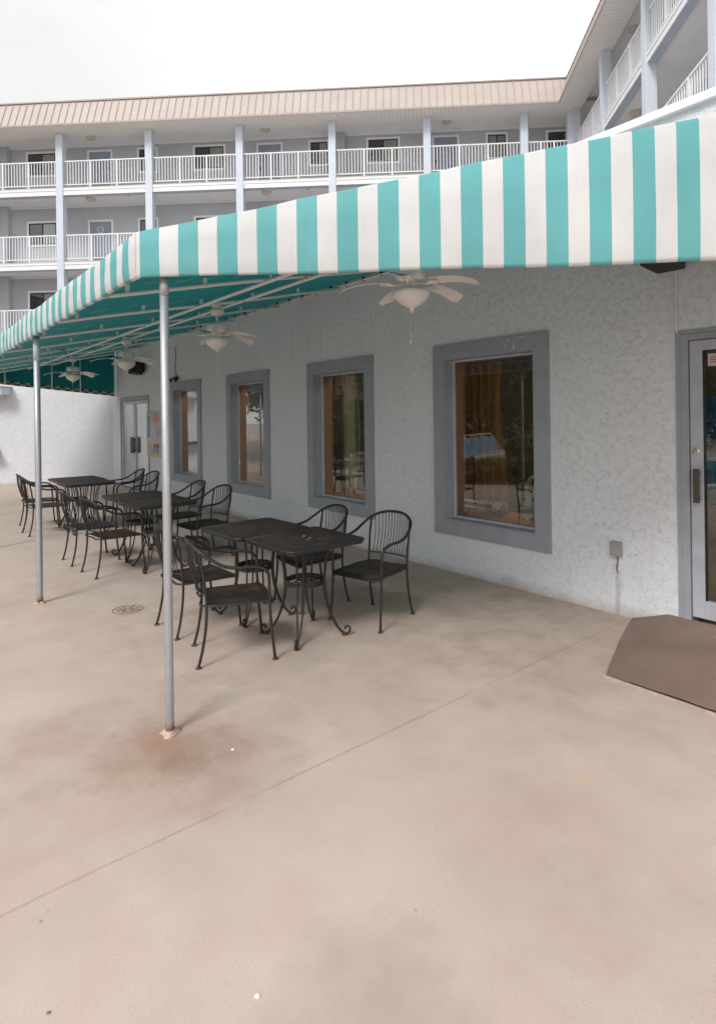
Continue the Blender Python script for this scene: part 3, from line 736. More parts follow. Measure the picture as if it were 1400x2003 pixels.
# near end panel: runs at 45 degrees from the corner to the wall
EL = (D-.02-AN)/.7086; k45 = math.sqrt(.5)
def endp(d): return (-AS0+d*.7065, AN+d*.708)
striped(endp, lambda d: ZB-.012*min(1, d/2)+.003*math.sin(d*5), lambda d: zroof(AN+d*.708)+.02-.004*abs(math.sin(d*math.pi/.82)), (k45, -k45), .02, .2052, .105, EL, 'end_panel')
# far end panel with its posts and checked trim
m = MB(); rows = []
nn = [AN+(D-.02-AN)*i/20 for i in range(21)]
def zlow(n): return 2.315+(D-n)*.0985 if n > 2.0 else 2.569
rows = [[(-AS1+.02*math.sin(n*6)*f*(1-f), n, zlow(n)*(1-f)+(zroof(n)-.004)*f) for n in nn] for f in (0, .25, .5, .75, 1.)]
m.sheet(rows, .004); m.build('back_panel', 'lining_dark', awn, AB)
m = MB(); cells = 34
for i in range(cells):
    a, b = D-.03-(i+1)*(D-.03-AN)/cells, D-.03-i*(D-.03-AN)/cells
    for r_ in range(2):
        z_a, z_b = zlow(a)-.062+r_*.045, zlow(b)-.062+r_*.045
        m.add([(-AS1+.006, a, z_a), (-AS1+.006, b, z_b), (-AS1+.006, b, z_b+.045), (-AS1+.006, a, z_a+.045), (-AS1+.001, a, z_a), (-AS1+.001, b, z_b), (-AS1+.001, b, z_b+.045), (-AS1+.001, a, z_a+.045)],
              [(0, 1, 2, 3), (7, 6, 5, 4), (0, 4, 5, 1), (3, 2, 6, 7)], (i+r_) % 2)
M['trim_a'] = simple('dark_green_check', (.03, .07, .06), .8, var=.4, nscale=30); M['trim_b'] = simple('cream_check', (.42, .38, .33), .8, var=.3, nscale=30)
m.build('checked_trim', ['trim_a', 'trim_b'], awn, AB)
for n in (1.3, 2.17, 3.12, 3.74, 4.53):
    m = MB(); m.tube([(-AS1+.035, n, zlow(n)-.05), (-AS1+.035, n, zroof(n)-.06)], .014, 8); m.build('post', 'pipe', awn, AB)
# frame pipes
for s in raf:
    n0 = AN+.03 if s > AS0 else AN+(AS0-s)/.998+.03
    if n0 > D-.2: continue
    m = MB(); off = .085; pts = [(-s, n0+(D-.03-n0)*k/6, zroof(n0+(D-.03-n0)*k/6)-off+.006*math.sin(k*1.3+s)) for k in range(7)]
    m.tube(pts, .0165, 8)
    k = 0; n = n0+.4
    while n < D-.3:
        m.box((-s-.004, n-.016, zroof(n)-off-.004), (-s+.004, n+.016, zroof(n)-.006)); n += .62
    m.build('rafter', 'pipe', awn, AB)
for n, z in ((2.62, 2.855), (3.10, 2.962)):
    a = send(n)+.02
    m = MB(); m.tube([(-a, n, z), (-AS1+.03, n, z)], .0175, 8); m.build('purlin', 'pipe', awn, AB)
m = MB(); m.tube([(-AS0-.03, AN+.028, ZB+.03), (-AS1+.02, AN+.028, ZB+.03)], .014, 8); m.tube([(-AS0-.03, AN+.03, ZT-.025), (-AS1+.02, AN+.03, ZT-.025)], .014, 8); m.build('front_rail', 'pipe', awn, AB)
a, b = endp(.06), endp(EL-.03)
m = MB(); m.tube([(a[0]-.02, a[1]+.02, ZB+.03), (b[0]-.02, b[1], ZB+.02)], .014, 8)
m.tube([(a[0]-.022, a[1]+.02, ZT-.02), (b[0]-.022, b[1], zroof(b[1])-.035)], .014, 8); m.build('end_rail', 'pipe', awn, AB)
m = MB(); m.tube([(.40, D-.022, zroof(D)-.06), (-AS1+.02, D-.022, zroof(D)-.06)], .013, 8)
for k in range(46):
    x = .2-k*.345; m.box((x-.012, D-.03, zroof(D)-.075), (x+.012, D-.004, zroof(D)-.02), 1)
m.build('wall_rail', ['pipe', 'alu_dark'], awn, AB)
for s, n in ((3.085, 1.142), (6.071, 1.085), (9.1, 1.085), (12.1, 1.085), (15.1, 1.085)):
    m = MB(); m.tube([(-s, n, 0), (-s, n, .02), (-s, n, 1.2), (-s, n, 2.42)], .022 if s < 4 else .0265, 16)
    po = m.build('pole', 'galv', awn, AB)
    f_ = MB(); f_.lathe([(.0, 0), (.052, 0), (.043, .005), (.033, .009), (.029, .02), (0, .02)], (-s, n, 0), 14)
    for v in f_.v: 
        a_ = math.atan2(v.y-n, v.x+s); k_ = 1+.22*math.sin(a_*3+s)+.12*math.sin(a_*5); v.x = -s+(v.x+s)*k_; v.y = n+(v.y-n)*k_
    f_.build('grout_collar', 'pad_edge', po, AB)
    f_ = MB(); pr_ = .0235 if s < 4 else .028; f_.lathe([(pr_, 2.20 if s > 5 else 2.30), (pr_+.0005, 2.20 if s > 5 else 2.30), (pr_+.0005, 2.40), (pr_, 2.40)], (-s, n, 0), 16); f_.build('sleeve', 'h_beam' if s > 5 else 'galv', po, AB)

# ================================================================== CEILING FANS
def make_fan(label):
    t = thing('ceiling_fan', label, 'ceiling fan', group='ceiling fans under the awning')
    m = MB(); m.lathe([(0, 0), (.06, 0), (.062, -.012), (.052, -.022), (.055, -.03), (.08, -.05), (.083, -.075), (.07, -.1), (.04, -.118), (.02, -.122), (0, -.122)], seg=24); m.build('canopy_cup', 'fan', t)
    m = MB(); m.lathe([(0, -.118), (.016, -.118), (.016, -.222), (0, -.222)], seg=12); m.lathe([(0, -.2), (.03, -.2), (.034, -.218), (0, -.218)], seg=16); m.build('downrod', 'fan', t)
    m = MB(); m.lathe([(0, -.216), (.06, -.216), (.112, -.222), (.124, -.236), (.125, -.30), (.115, -.318), (.08, -.326), (0, -.326)], seg=28); m.build('motor_housing', 'fan', t)
    m = MB(); m.lathe([(0, -.324), (.055, -.324), (.06, -.345), (.055, -.385), (.062, -.392), (0, -.392)], seg=20); m.build('switch_housing', 'fan', t)
    m = MB(); m.lathe([(0, -.388), (.085, -.388), (.128, -.395), (.137, -.408), (.134, -.43), (.115, -.465), (.08, -.495), (.04, -.515), (.018, -.52), (0, -.521)], seg=28); m.build('light_bowl', 'globe', t)
    m = MB(); m.lathe([(0, -.515), (.02, -.517), (.024, -.53), (.012, -.542), (.009, -.556), (0, -.56)], seg=14); m.build('finial', 'fan', t)
    m = MB(); m.tube([(.012, 0, -.545), (.012, 0, -.76)], .0018, 5); m.lathe([(0, -.76), (.006, -.762), (.008, -.775), (.005, -.79), (0, -.792)], (.012, 0, 0), 8); m.build('pull_chain', 'globe', t)
    for k in range(5):
        a = k*2*math.pi/5; rot = Matrix.Rotation(a, 4, 'Z')
        rows = []
        for i in range(13):
            f = i/12; r_ = .17+.36*f; hw = (.05+.018*f) if f < .93 else (.05+.018*f)*math.sqrt(max(.05, 1-((f-.93)/.075)**2))
            z = -.345+.012*math.sin(f*2.2)-.066*f*f
            rows.append([(r_, hw*q, z-.012*q) for q in (-1, -.6, 0, .6, 1)])
        m = MB(); m.sheet(rows, .006); m.xform(rot); bl = m.build('blade', 'blade', t)
        m = MB(); m.tube(crom([(.055, 0, -.34), (.10, 0, -.352), (.14, 0, -.353), (.185, .0, -.349)], 4), [.012]*4+[.010]*9, 6)
        m.box((.15, -.042, -.352), (.235, .042, -.347)); m.xform(rot); m.build('bracket', 'fan', bl)
    return t
fans = [('large looking ceiling fan nearest the camera, half under the striped end panel', 3.21, 3.05, 4.), ('second ceiling fan, hung between the near pole and the second window', 6.55, 3.05, 16.),
        ('third ceiling fan, hung in front of the far dark speaker', 9.93, 3.05, 25.), ('smallest and farthest ceiling fan, in front of the dark teal back panel', 13.4, 3.05, 34.)]
f0 = make_fan(fans[0][0])
for i, (lb, s, n, a) in enumerate(fans):
    f_ = f0 if i == 0 else copy_tree(f0)
    f_['label'] = lb; f_.location = WF(s, n, 2.985 if i else 2.985); f_.rotation_euler = (0, 0, R(180+a))

# ================================================================== TABLES
def make_table():
    t = thing('patio_table', '', 'table', group='square wrought iron tables pushed together in pairs')
    h, c = .333, .05
    def rr(h, c, k=5):
        pts = []
        for (cx, cy, a0) in ((h-c, h-c, 0), (-h+c, h-c, 90), (-h+c, -h+c, 180), (h-c, -h+c, 270)):
            for i in range(k+1):
                a = R(a0+90*i/k); pts.append((cx+c*math.cos(a), cy+c*math.sin(a)))
        return pts
    m = MB(); m.prism(rr(h-.004, c), 'z', .718, .7345)
    m.build('tabletop', 'plate', t)
    m = MB(); m.tube([(x, y, .726) for x, y in rr(h, c)], .0115, 8, closed=True); 
    P = rr(h-.002, c); n = len(P); m.add([(x, y, .70) for x, y in P]+[(x, y, .72) for x, y in P], [(i, (i+1) % n, n+(i+1) % n, n+i) for i in range(n)])
    m.build('rim', 'iron', t)
    for k in range(4):
        a = R(45+90*k); rot = Matrix.Rotation(a, 4, 'Z'); m = MB()
        prof = [(.30, .712), (.255, .708), (.21, .685), (.178, .62), (.16, .53), (.15, .43), (.152, .34), (.17, .24), (.205, .14), (.25, .06), (.285, .022)]
        curl = [(.315, .016), (.338, .032), (.34, .058), (.322, .072), (.305, .06), (.31, .046)]
        for sg in (-1, 1):
            pr = [(r_, sg*(.024 if z > .3 else .024*max(.0, (z-.02)/.28)+.004), z) for r_, z in prof]
            m.tube(crom(pr, 4), .0075, 6)
        m.tube(crom([(.275, 0, .028)]+[(r_, 0, z) for r_, z in curl], 5), .0085, 6)
        m.box((.12, -.03, .706), (.30, .03, .716)); m.xform(rot); lg = m.build('leg', 'iron', t)
        m = MB(); m.lathe([(0, 0), (.02, 0), (.022, .006), (.014, .013), (0, .013)], (.3, 0, 0), 12); m.xform(rot); m.build('glide', 'rust', lg)
    m = MB()
    for z in (.395, .425): m.tube([(.143*math.cos(R(q)), .143*math.sin(R(q)), z) for q in range(0, 360, 12)], .0065, 6, closed=True)
    m.grid([[(.1432*math.cos(R(q)), .1432*math.sin(R(q)), z) for q in range(0, 361, 12)] for z in (.397, .423)])
    m.tube([(.075*math.cos(R(q)), .075*math.sin(R(q)), .40) for q in range(0, 360, 20)], .0055, 6, closed=True)
    m.tube([(-.14, 0, .40), (.14, 0, .40)], .0055, 6); m.tube([(0, -.14, .40), (0, .14, .40)], .0055, 6); m.build('ring_shelf', 'iron', t)
    return t
tabs = [('black square table with white droppings on its top, nearest the camera', 3.792, 2.445, 0, 10), ('rust stained square table joined to the nearest one', 4.462, 2.385, 1, -4),
        ('nearer black table of the middle pair, beside the near pole', 6.655, 2.36, -1, 6), ('farther black table of the middle pair', 7.345, 2.378, 1, -3),
        ('nearer black table of the far pair', 9.52, 2.325, 0, 3), ('farthest black table, its top edge against the white wall', 10.195, 2.35, 1, -5)]
t0 = make_table()
for i, (lb, s, n, a, b) in enumerate(tabs):
    t = t0 if i == 0 else copy_tree(t0)
    t['label'] = lb; t.location = WF(s, n); t.rotation_euler = (0, 0, RW+R(a))

rnd = random.Random(3)
for k in range(6):
    m = MB(); r_ = rnd.uniform(.003, .008); x, y = rnd.gauss(.02, .06), rnd.gauss(.03, .05); q = rnd.uniform(0, 3)
    m.add([(x+r_*(1.6 if i % 2 else .8)*math.cos(q+i*.9), y+r_*math.sin(q+i*.9), z) for z in (.7345, .7352) for i in range(7)], [tuple(range(7))[::-1], tuple(range(7, 14))]+[(i, (i+1) % 7, 7+(i+1) % 7, 7+i) for i in range(7)])
    m.build('dropping', 'chalk', t0)
# ================================================================== CHAIRS
def make_chair():
    t = thing('patio_chair', '', 'chair', group='black wrought iron armchairs around the tables')
    SH = .415
    # seat: dished mesh plate with a rolled front
    rows = []
    for i in range(13):
        f = i/12; y = -.205+.445*f; hw = .20+.028*f; row = []
        if f > .94: hw -= .02
        for j in range(13):
            q = j/12*2-1
            z = SH-.012*(1-q*q)*math.sin(min(1, f*1.05)*math.pi)-.006*f-(.03*((f-.86)/.14)**2 if f > .86 else 0)-(.010*(abs(q)-.85)/.15 if abs(q) > .85 else 0)
            row.append((q*hw, y, z))
        rows.append(row)
    m = MB(); m.sheet(rows, .004); st = m.build('seat', 'plate', t)
    m = MB(); m.tube(crom([(-.20, -.21, SH-.012), (-.228, .16, SH-.018), (-.21, .232, SH-.03), (0, .238, SH-.032), (.21, .232, SH-.03), (.228, .16, SH-.018), (.20, -.21, SH-.012), (0, -.222, SH-.014)], 6, True), .0085, 8, closed=True)
    m.tube([(-.255, .19, SH-.02), (.255, .19, SH-.02)], .007, 6); m.build('seat_frame', 'iron', t)
    # hoop: one bar from arm to arm over the back
    half = [(.256, .20, .585), (.258, .165, .628), (.262, .09, .648), (.266, -.01, .652), (.262, -.10, .672), (.248, -.18, .718), (.216, -.245, .768), (.15, -.292, .807), (.075, -.315, .824)]
    hp = [(-x, y, z) for x, y, z in half]+[(0, -.322, .828)]+half[::-1]
    hoop = crom(hp, 6)
    m = MB(); m.tube(hoop, .0115, 8); m.build('arm_hoop', 'iron', t)
    # back: two uprights, curved crossbar, thin wires
    def hoop_at(x):
        best = None
        for a, b in zip(hoop[:-1], hoop[1:]):
            if (a.x-x)*(b.x-x) <= 0 and a.y < -.12 and abs(a.x-b.x) > 1e-6: 
                f = (x-a.x)/(b.x-a.x); p = a.lerp(b, f)
                if best is None or p.z > best.z: best = p
        return best
    m = MB()
    def bar(x): return Vector((x, -.212-.045*(1-(x/.2)**2), .478-.0*(1-(x/.2)**2)))
    m.tube([bar(x) for x in [-.2+.4*i/16 for i in range(17)]], .0065, 6)
    for i in range(13):
        x = -.168+.336*i/12; a, b = bar(x), hoop_at(x*1.06)
        if b is None: continue
        mid = a.lerp(b, .5)+Vector((0, -.016, 0)); m.tube(crom([a, mid, b], 4), .0036, 6)
    m.build('backrest', 'iron', t)
    for sg in (-1, 1):
        tp = hoop_at(sg*.205) or Vector((sg*.205, -.25, .77))
        m = MB(); m.tube(crom([(sg*.212, -.262, .012), (sg*.206, -.235, .12), (sg*.202, -.213, .26), (sg*.201, -.206, .40), (sg*.202, -.213, .50), (sg*.205, -.232, .65), tuple(tp)], 5), .0098, 8)
        lg = m.build('leg', 'iron', t)
        m = MB(); m.lathe([(0, 0), (.019, 0), (.021, .006), (.013, .014), (0, .016)], (sg*.212, -.263, 0), 12); m.build('glide', 'rust', lg)
        m = MB(); m.tube(crom([(sg*.258, .235, .012), (sg*.252, .222, .14), (sg*.249, .208, .30), (sg*.250, .203, .44), (sg*.254, .202, .54), (sg*.256, .198, .588)], 5), .0105, 8)
        lg = m.build('leg', 'iron', t)
        m = MB(); m.lathe([(0, 0), (.019, 0), (.021, .006), (.013, .014), (0, .016)], (sg*.258, .236, 0), 12); m.build('glide', 'rust', lg)
    return t
chairs = [('black iron armchair nearest the wall and camera, right of the near table, facing left', 3.73, 3.06, 192),
          ('black iron armchair behind the near table pair, below the second window', 4.44, 2.93, 176),
          ('black iron armchair closest to the camera, just right of the near pole', 3.863, 1.90, -19),
          ('black iron armchair half hidden by the near pole', 4.56, 1.935, 0),
          ('nearer armchair on the open side of the middle tables', 6.81, 1.935, 5),
          ('farther armchair on the open side of the middle tables, next to its twin', 7.553, 1.897, 0),
          ('nearer armchair on the wall side of the middle tables, below the third window', 6.74, 2.93, 184),
          ('farther armchair on the wall side of the middle tables, just right of the near pole', 7.52, 2.94, 178),
          ('nearer armchair at the open side of the far tables, right behind the second pole', 9.88, 1.86, 2),
          ('farthest armchair on the open side, leftmost chair on the patio', 10.58, 1.92, -2),
          ('nearer armchair on the wall side of the far tables, below the notice board', 9.42, 3.02, 184),
          ('farther armchair on the wall side of the far tables, in front of the double door', 10.08, 3.02, 176)]
c0 = make_chair()
for i, (lb, s, n, a) in enumerate(chairs):
    c = c0 if i == 0 else copy_tree(c0)
    c['label'] = lb; c.location = WF(s, n); c.rotation_euler = (0, 0, RW+R(a))

# ================================================================== SMALL THINGS ON THE FLOOR
t = wthing('floor_drain', 'rusty round floor drain grate in the concrete left of the near pole', 'drain', 5.33, 1.62, 0)
m = MB()
for r_ in (.125, .085, .045): m.tube([(r_*math.cos(R(q)), r_*math.sin(R(q)), 0.002) for q in range(0, 360, 15)], .0025, 5, closed=True)
for q in range(0, 360, 45): m.tube([(.02*math.cos(R(q)), .02*math.sin(R(q)), .003), (.125*math.cos(R(q)), .125*math.sin(R(q)), .002)], .002, 5)
M['old_rust'] = simple('faded_rust', (.24, .16, .115), .9, var=.4, nscale=40); m.build('grate', 'old_rust', t)
def scrap(label, s, n, r_, mat, cat='litter', name='paper_scrap'):
    m = MB(); k = 7; pts = [(r_*random.uniform(.6, 1.2)*math.cos(6.283*i/k), r_*random.uniform(.35, .8)*math.sin(6.283*i/k)) for i in range(k)]
    m.add([(x, y, .001) for x, y in pts]+[(x*.7, y*.7, .006) for x, y in pts], [tuple(range(k))[::-1], tuple(range(k, 2*k))]+[(i, (i+1) % k, k+(i+1) % k, k+i) for i in range(k)])
    o = m.build(name, mat); o.location = WF(s, n); tag(o, label, cat)
scrap('white paper scrap on the open concrete in the foreground', 1.52, .80, .012, 'chalk')
scrap('tiny white chip on the concrete right of the near pole base', 2.72, 1.32, .01, 'chalk')
scrap('small dark pebble on the foreground concrete at lower left', 1.86, .34, .007, 'dirt', 'pebble', 'pebble')

# ================================================================== HOTEL
LV = [5.01, 7.94, 10.87]     # gallery floors
def hotel(name, label, org_a, org_b, rz, cols, a0, a1, unit0, pil, deep=1.5, wreath=False, back=9., dz=0., sof=None, lip=None):
    """frame: a along the front, b into the building; front column line at b = 0"""
    root = thing(name, label, 'hotel', loc=rotz((org_a, org_b, 0), RH), rz=rz)
    ZC = 13.05+dz; o = .13
    hrnd = random.Random(int(abs(a0)*10))
    P = lambda mb, nm, mt, par=root: mb.build(nm, mt, par)
    m = MB(); m.box((a0, deep, 0), (a1, deep+back, 13.9)); P(m, 'wall', 'h_wall')
    # plaster joints and pilasters on the wall
    for x in pil:
        m = MB(); m.box((x, deep-.25, 0), (x+.62, deep-.001, 13.2)); P(m, 'pilaster', 'h_wall')
    LV = [z_+dz for z_ in (5.01, 7.94, 10.87)]
    for z in LV:
        m = MB()
        m.box((a0, .16+o, z-.20), (a1, deep-.002, z)); P(m, 'gallery_slab', 'h_ceil')
        m = MB(); m.box((a0, -.10+o, z-.04), (a1, .158+o, z+.004)); P(m, 'slab_edge', 'h_floor')
        m = MB(); m.box((a0, -.085+o, z-.30), (a1, .155+o, z-.042)); m.box((a0, -.105+o, z-.12), (a1, -.086+o, z-.042)); m.box((a0, -.097+o, z-.30), (a1, -.086+o, z-.24)); P(m, 'edge_beam', 'h_white')
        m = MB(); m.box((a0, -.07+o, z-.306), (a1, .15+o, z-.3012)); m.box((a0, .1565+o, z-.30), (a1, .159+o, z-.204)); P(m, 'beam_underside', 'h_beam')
        m = MB(); m.box((a0, deep-.07, z-.28), (a1, deep-.003, z-.203)); P(m, 'cornice', 'h_white')
    m = MB(); m.box((a0, .34, ZC+.13), (a1, deep-.002, ZC+.3)); P(m, 'top_ceiling', 'h_ceil')
    m = MB(); m.box((a0, deep-.08, ZC+.06), (a1, deep-.003, ZC+.128)); P(m, 'cornice', 'h_white')
    for x in cols:
        m = MB(); m.box((x-.14, -.135+o, 0), (x+.14, .15+o, ZC-.034), bevel=.012); P(m, 'column', 'h_col')
    for i in range(len(cols)-1):
        xa, xb_ = cols[i]+.141, cols[i+1]-.141
        for z in LV:
            m = MB(); m.box((xa, -.03+o, z+1.04), (xb_, .03+o, z+1.085)); m.box((xa, -.02+o, z+.12), (xb_, .02+o, z+.155))
            n = max(2, int((xb_-xa)/.118))
            for k in range(1, n):
                x = xa+(xb_-xa)*k/n; post = k in (n//3, 2*n//3); h = .03 if post else .0125
                m.box((x-h, -h+o, z+.006 if post else z+.155), (x+h, h+o, z+1.04))
            P(m, 'railing', 'h_white')
    # roof: sloped metal fascia with standing seams, ribbed soffit
    zf, zt = ZC-.02, 14.10
    m = MB(); m.prism([(-.60, zf), (-.20, zt), (deep+back, zt), (deep+back, 13.85), (-.05, 13.85), (-.05, zf+.28), (-.55, zf+.0)], 'x', a0, a1)
    x = a0+.1
    d = Vector((0, .4, zt-zf)).normalized(); nv = Vector((0, -d.z, d.y))
    while x < a1-.05:
        pts = [Vector((x, -.60, zf)), Vector((x, -.2, zt))]
        q = [pts[0]+nv*.001, pts[1]+nv*.001, pts[1]+nv*.028, pts[0]+nv*.028]
        m.add([p+Vector((-.010, 0, 0)) for p in q]+[p+Vector((.010, 0, 0)) for p in q], [(0, 1, 2, 3), (7, 6, 5, 4), (0, 4, 5, 1), (1, 5, 6, 2), (2, 6, 7, 3), (3, 7, 4, 0)], 1); x += .285
    m.box((a0, -.25, zt), (a1, -.02, zt+.05), 1); lip = lip or (a0, a1); m.box((lip[0], -.625, zf-.03), (lip[1], -.598, zf+.04), 1)
    P(m, 'roof', ['h_roof', 'h_seam'])
    sof = sof or a1; m = MB(); m.box((a0, -.597, zf-.012), (sof, .34, zf+.001)); m.box((a0, .315, zf+.001), (sof, .338, ZC+.3)); P(m, 'soffit', 'h_soffit')
    # doors, windows, lamps in a repeating unit of 7.2 m
    def window(x, wd, z):
        m = MB(); f = .09; zb, zt_ = z+1.15, z+2.05
        for p, q in (((x-f, zb-f), (x, zt_+f)), ((x+wd, zb-f), (x+wd+f, zt_+f)), ((x, zt_), (x+wd, zt_+f)), ((x, zb-f), (x+wd, zb))): m.box((p[0], deep-.04, p[1]), (q[0], deep+.001, q[1]))
        wo = P(m, 'window', 'h_white')
        m = MB(); s = .045
        for p, q in (((x, zb), (x+s, zt_)), ((x+wd-s, zb), (x+wd, zt_)), ((x+s, zt_-s), (x+wd-s, zt_)), ((x+s, zb), (x+wd-s, zb+s)), ((x+wd/2-s/2, zb+s), (x+wd/2+s/2, zt_-s))): m.box((p[0], deep-.03, p[1]), (q[0], deep+.002, q[1]))
        P(m, 'sash', 'h_sash', wo)
        m = MB(); m.box((x+s, deep-.008, zb+s), (x+wd/2-s/2, deep-.003, zt_-s)); P(m, 'dim_room', 'h_dark', wo)
        m = MB(); 
        nw = 9; lf_ = hrnd.random() < .25
        for k in range(nw):
            xa = (x+s if lf_ else x+wd/2+s/2)+(wd/2-1.5*s)*k/nw; m.box((xa, deep-.012-.004*(k % 2), zb+s), (xa+(wd/2-1.5*s)/nw, deep-.003, zt_-s))
        P(m, 'curtain', 'h_curtain', wo)
        m = MB(); m.box((x+s, deep-.022, zb+s), (x+wd-s, deep-.019, zt_-s)); P(m, 'pane', 'glass', wo)
    def door(x, z, ring):
        wd, ht = .93, 2.03; m = MB(); f = .08
        for p, q in (((x-f, z), (x, z+ht+f)), ((x+wd, z), (x+wd+f, z+ht+f)), ((x, z+ht), (x+wd, z+ht+f))): m.box((p[0], deep-.04, p[1]+.002), (q[0], deep+.001, q[1]))
        do = P(m, 'door', 'h_white')
        m = MB(); m.box((x, deep-.02, z+.01), (x+wd, deep+.0, z+ht)); P(m, 'leaf', 'h_door', do)
        m = MB(); m.box((x+.04, deep-.05, z+.98), (x+.08, deep-.021, z+1.12), bevel=.006); m.lathe([(0, 0), (.012, 0), (.012, .01), (0, .01)], (x+.5, deep-.024, z+1.55), 8); P(m, 'handle', 'alu_dark', do)
        if ring:
            m = MB(); m.tube([(x+wd/2+.13*math.cos(R(q)), deep-.035, z+1.68+.13*math.sin(R(q))) for q in range(0, 360, 18)], .022, 6, closed=True)
            m.tube([(x+wd/2-.1, deep-.035, z+1.68), (x+wd/2+.1, deep-.035, z+1.66)], .018, 6); P(m, 'wreath', 'h_curtain', do)
    u = unit0; 
    while u < a1:
        for zi, z in enumerate(LV):
            for kind, off, wd in (('w', 0., 1.2), ('d', 2.66, .93), ('w', 4.82, .70)):
                x = u+off
                if x < a0+.3 or x+wd > a1-.3: continue
                if kind == 'w': window(x, wd, z)
                else: door(x, z, zi == 1 and wreath and abs(x+13.53) < .3)
            xl = u+3.15
            if a0+.3 < xl < a1-.3:
                zc = (z+2.93-.2) if zi < 2 else ZC+.13
                m = MB(); m.lathe([(0, 0), (.19, 0), (.19, -.05), (.14, -.11), (0, -.11)], (xl, .72, zc), 8, smooth=False); P(m, 'ceiling_light', 'h_lamp')
                m = MB(); m.box((xl+1.75, .30, zc-.09), (xl+1.80, .36, zc)); m.box((xl+1.70, .28, zc-.12), (xl+1.85, .38, zc-.09)); P(m, 'sprinkler', 'brass')
            m = MB(); m.box((u+2.35, deep-.012, z), (u+2.385, deep-.0005, z+2.6)); 
            if a0+.3 < u+2.35 < a1-.3: P(m, 'wall_joint', 'h_beam')
        u += 7.2
    for x in pil:
        for z in LV:
            m = MB(); m.box((x-.02, deep-.33, z+1.95), (x+.12, deep-.251, z+2.15), bevel=.015); m.tube([(x+.05, deep-.28, z+.0), (x+.05, deep-.28, z+1.95)], .012, 6); P(m, 'fire_alarm', 'alarm')
    return root
colsB = [-21.18, -17.57, -13.955, -10.335, -6.725, -3.11, .525, 4.17]
hotel('back_hotel_wing', 'three storey gallery hotel wing with white railings and beige metal roof across the back', 0, 22.406, RH, colsB+[5.92], -24., 9.2, -16.22+0., [-17.62, -3.38], wreath=True, sof=6.2, lip=(-24., 5.31))
# right wing: its front faces -x of the hotel frame; a = -y
colsR = [-18.95, -15.5, -12.05, -8.6, -5.15, -1.7]
hotel('side_hotel_wing', 'gallery hotel wing rising behind the restaurant at right, its eave running toward the camera', 5.924, 0, RH-math.pi/2, [-22.40]+colsR, -22.76, 2., -21.2, [], deep=1.9, dz=-.006, lip=(-21.81, 2.))
# wing across the pool, left of the picture: seen mirrored in the windows
hotel('pool_hotel_wing', 'white railed hotel wing across the pool, mirrored in the restaurant windows', -27., 4.0, RH+math.pi/2, [-9, -5.4, -1.8, 1.8, 5.4, 9.], -10., 10., -8., [])

# ================================================================== POOL SIDE (left of the picture, mirrored in the glass)
def tree(name, label, x, y, h, cr, n, mat, seed, cat='tree', spread=1.):
    rnd = random.Random(seed); t = thing(name, label, cat, (x, y, 0), rnd.uniform(0, 6))
    m = MB(); tips = []; th = h*.38
    trunk = crom([(0, 0, -.05), (.05, .03, th*.5), (-.04, .06, th), (.03, 0, h*.62)], 4); k = len(trunk)
    m.tube(trunk, [.13*h/5*(1-.7*i/k) for i in range(k)], 8)
    for i in range(9):
        a = rnd.uniform(0, 6.28); z0 = rnd.uniform(th*.7, h*.6); L = cr*rnd.uniform(.6, 1.)
        e_ = Vector((math.cos(a)*L*spread, math.sin(a)*L*spread, z0+rnd.uniform(.15, .5)*h*.5)); b0 = Vector((0, 0, z0))
        pts = crom([b0, b0.lerp(e_, .5)+Vector((0, 0, .12*h*.3)), e_], 4); m.tube(pts, [.035*h/5*(1-.8*j/len(pts)) for j in range(len(pts))], 6); tips += [e_, b0.lerp(e_, .6)]
    tips.append(Vector((0, 0, h*.85)))
    m.build('trunk', 'bark', t)
    m = MB()
    for tip in tips:
        rr = cr*rnd.uniform(.28, .46)
        for q in range(n//len(tips)):
            d = Vector((rnd.gauss(0, 1), rnd.gauss(0, 1), rnd.gauss(0, .8))); d = d.normalized()*rr*rnd.uniform(.25, 1.1)
            c = tip+d; s = rnd.uniform(.09, .19); ax = Vector((rnd.gauss(0, 1), rnd.gauss(0, 1), rnd.gauss(0, .6))).normalized(); o_ = ax.orthogonal().normalized()
            m.add([c-ax*s, c+o_*s*.45, c+ax*s, c-o_*s*.45+Vector((0, 0, .01))], [(0, 1, 2, 3)])
    m.build('crown', mat, t); return t
tree('poolside_tree', 'leafy green tree left of the loungers across the pool deck', -19.6, 5.2, 5.6, 2.6, 5200, 'leaf', 1)
tree('poolside_tree', 'olive green tree behind the row of loungers', -20.5, 2.2, 5.2, 2.4, 4600, 'leaf2', 2)
tree('poolside_tree', 'tall green tree beyond the farthest lounger', -21., 12.6, 6.8, 2.9, 4600, 'leaf', 3)
tree('poolside_tree', 'dense dark tree at the pool corner', -18.2, -1.6, 5.6, 2.6, 4600, 'leaf', 5)
tree('poolside_tree', 'broad olive tree added to darken the third window reflection', -15.4, 13.6, 5.6, 2.6, 4200, 'leaf2', 6)  # unseen tree, added to cover the bright sky mirrored in the third window
tree('poolside_shrub', 'low rounded shrub beside the pool deck', -10.2, 4.4, 1.2, .7, 1500, 'leaf2', 4, 'shrub')
tree('poolside_shrub', 'taller leafy shrub near the white wall', -11.8, 10.4, 1.7, .9, 1800, 'leaf', 8, 'shrub')
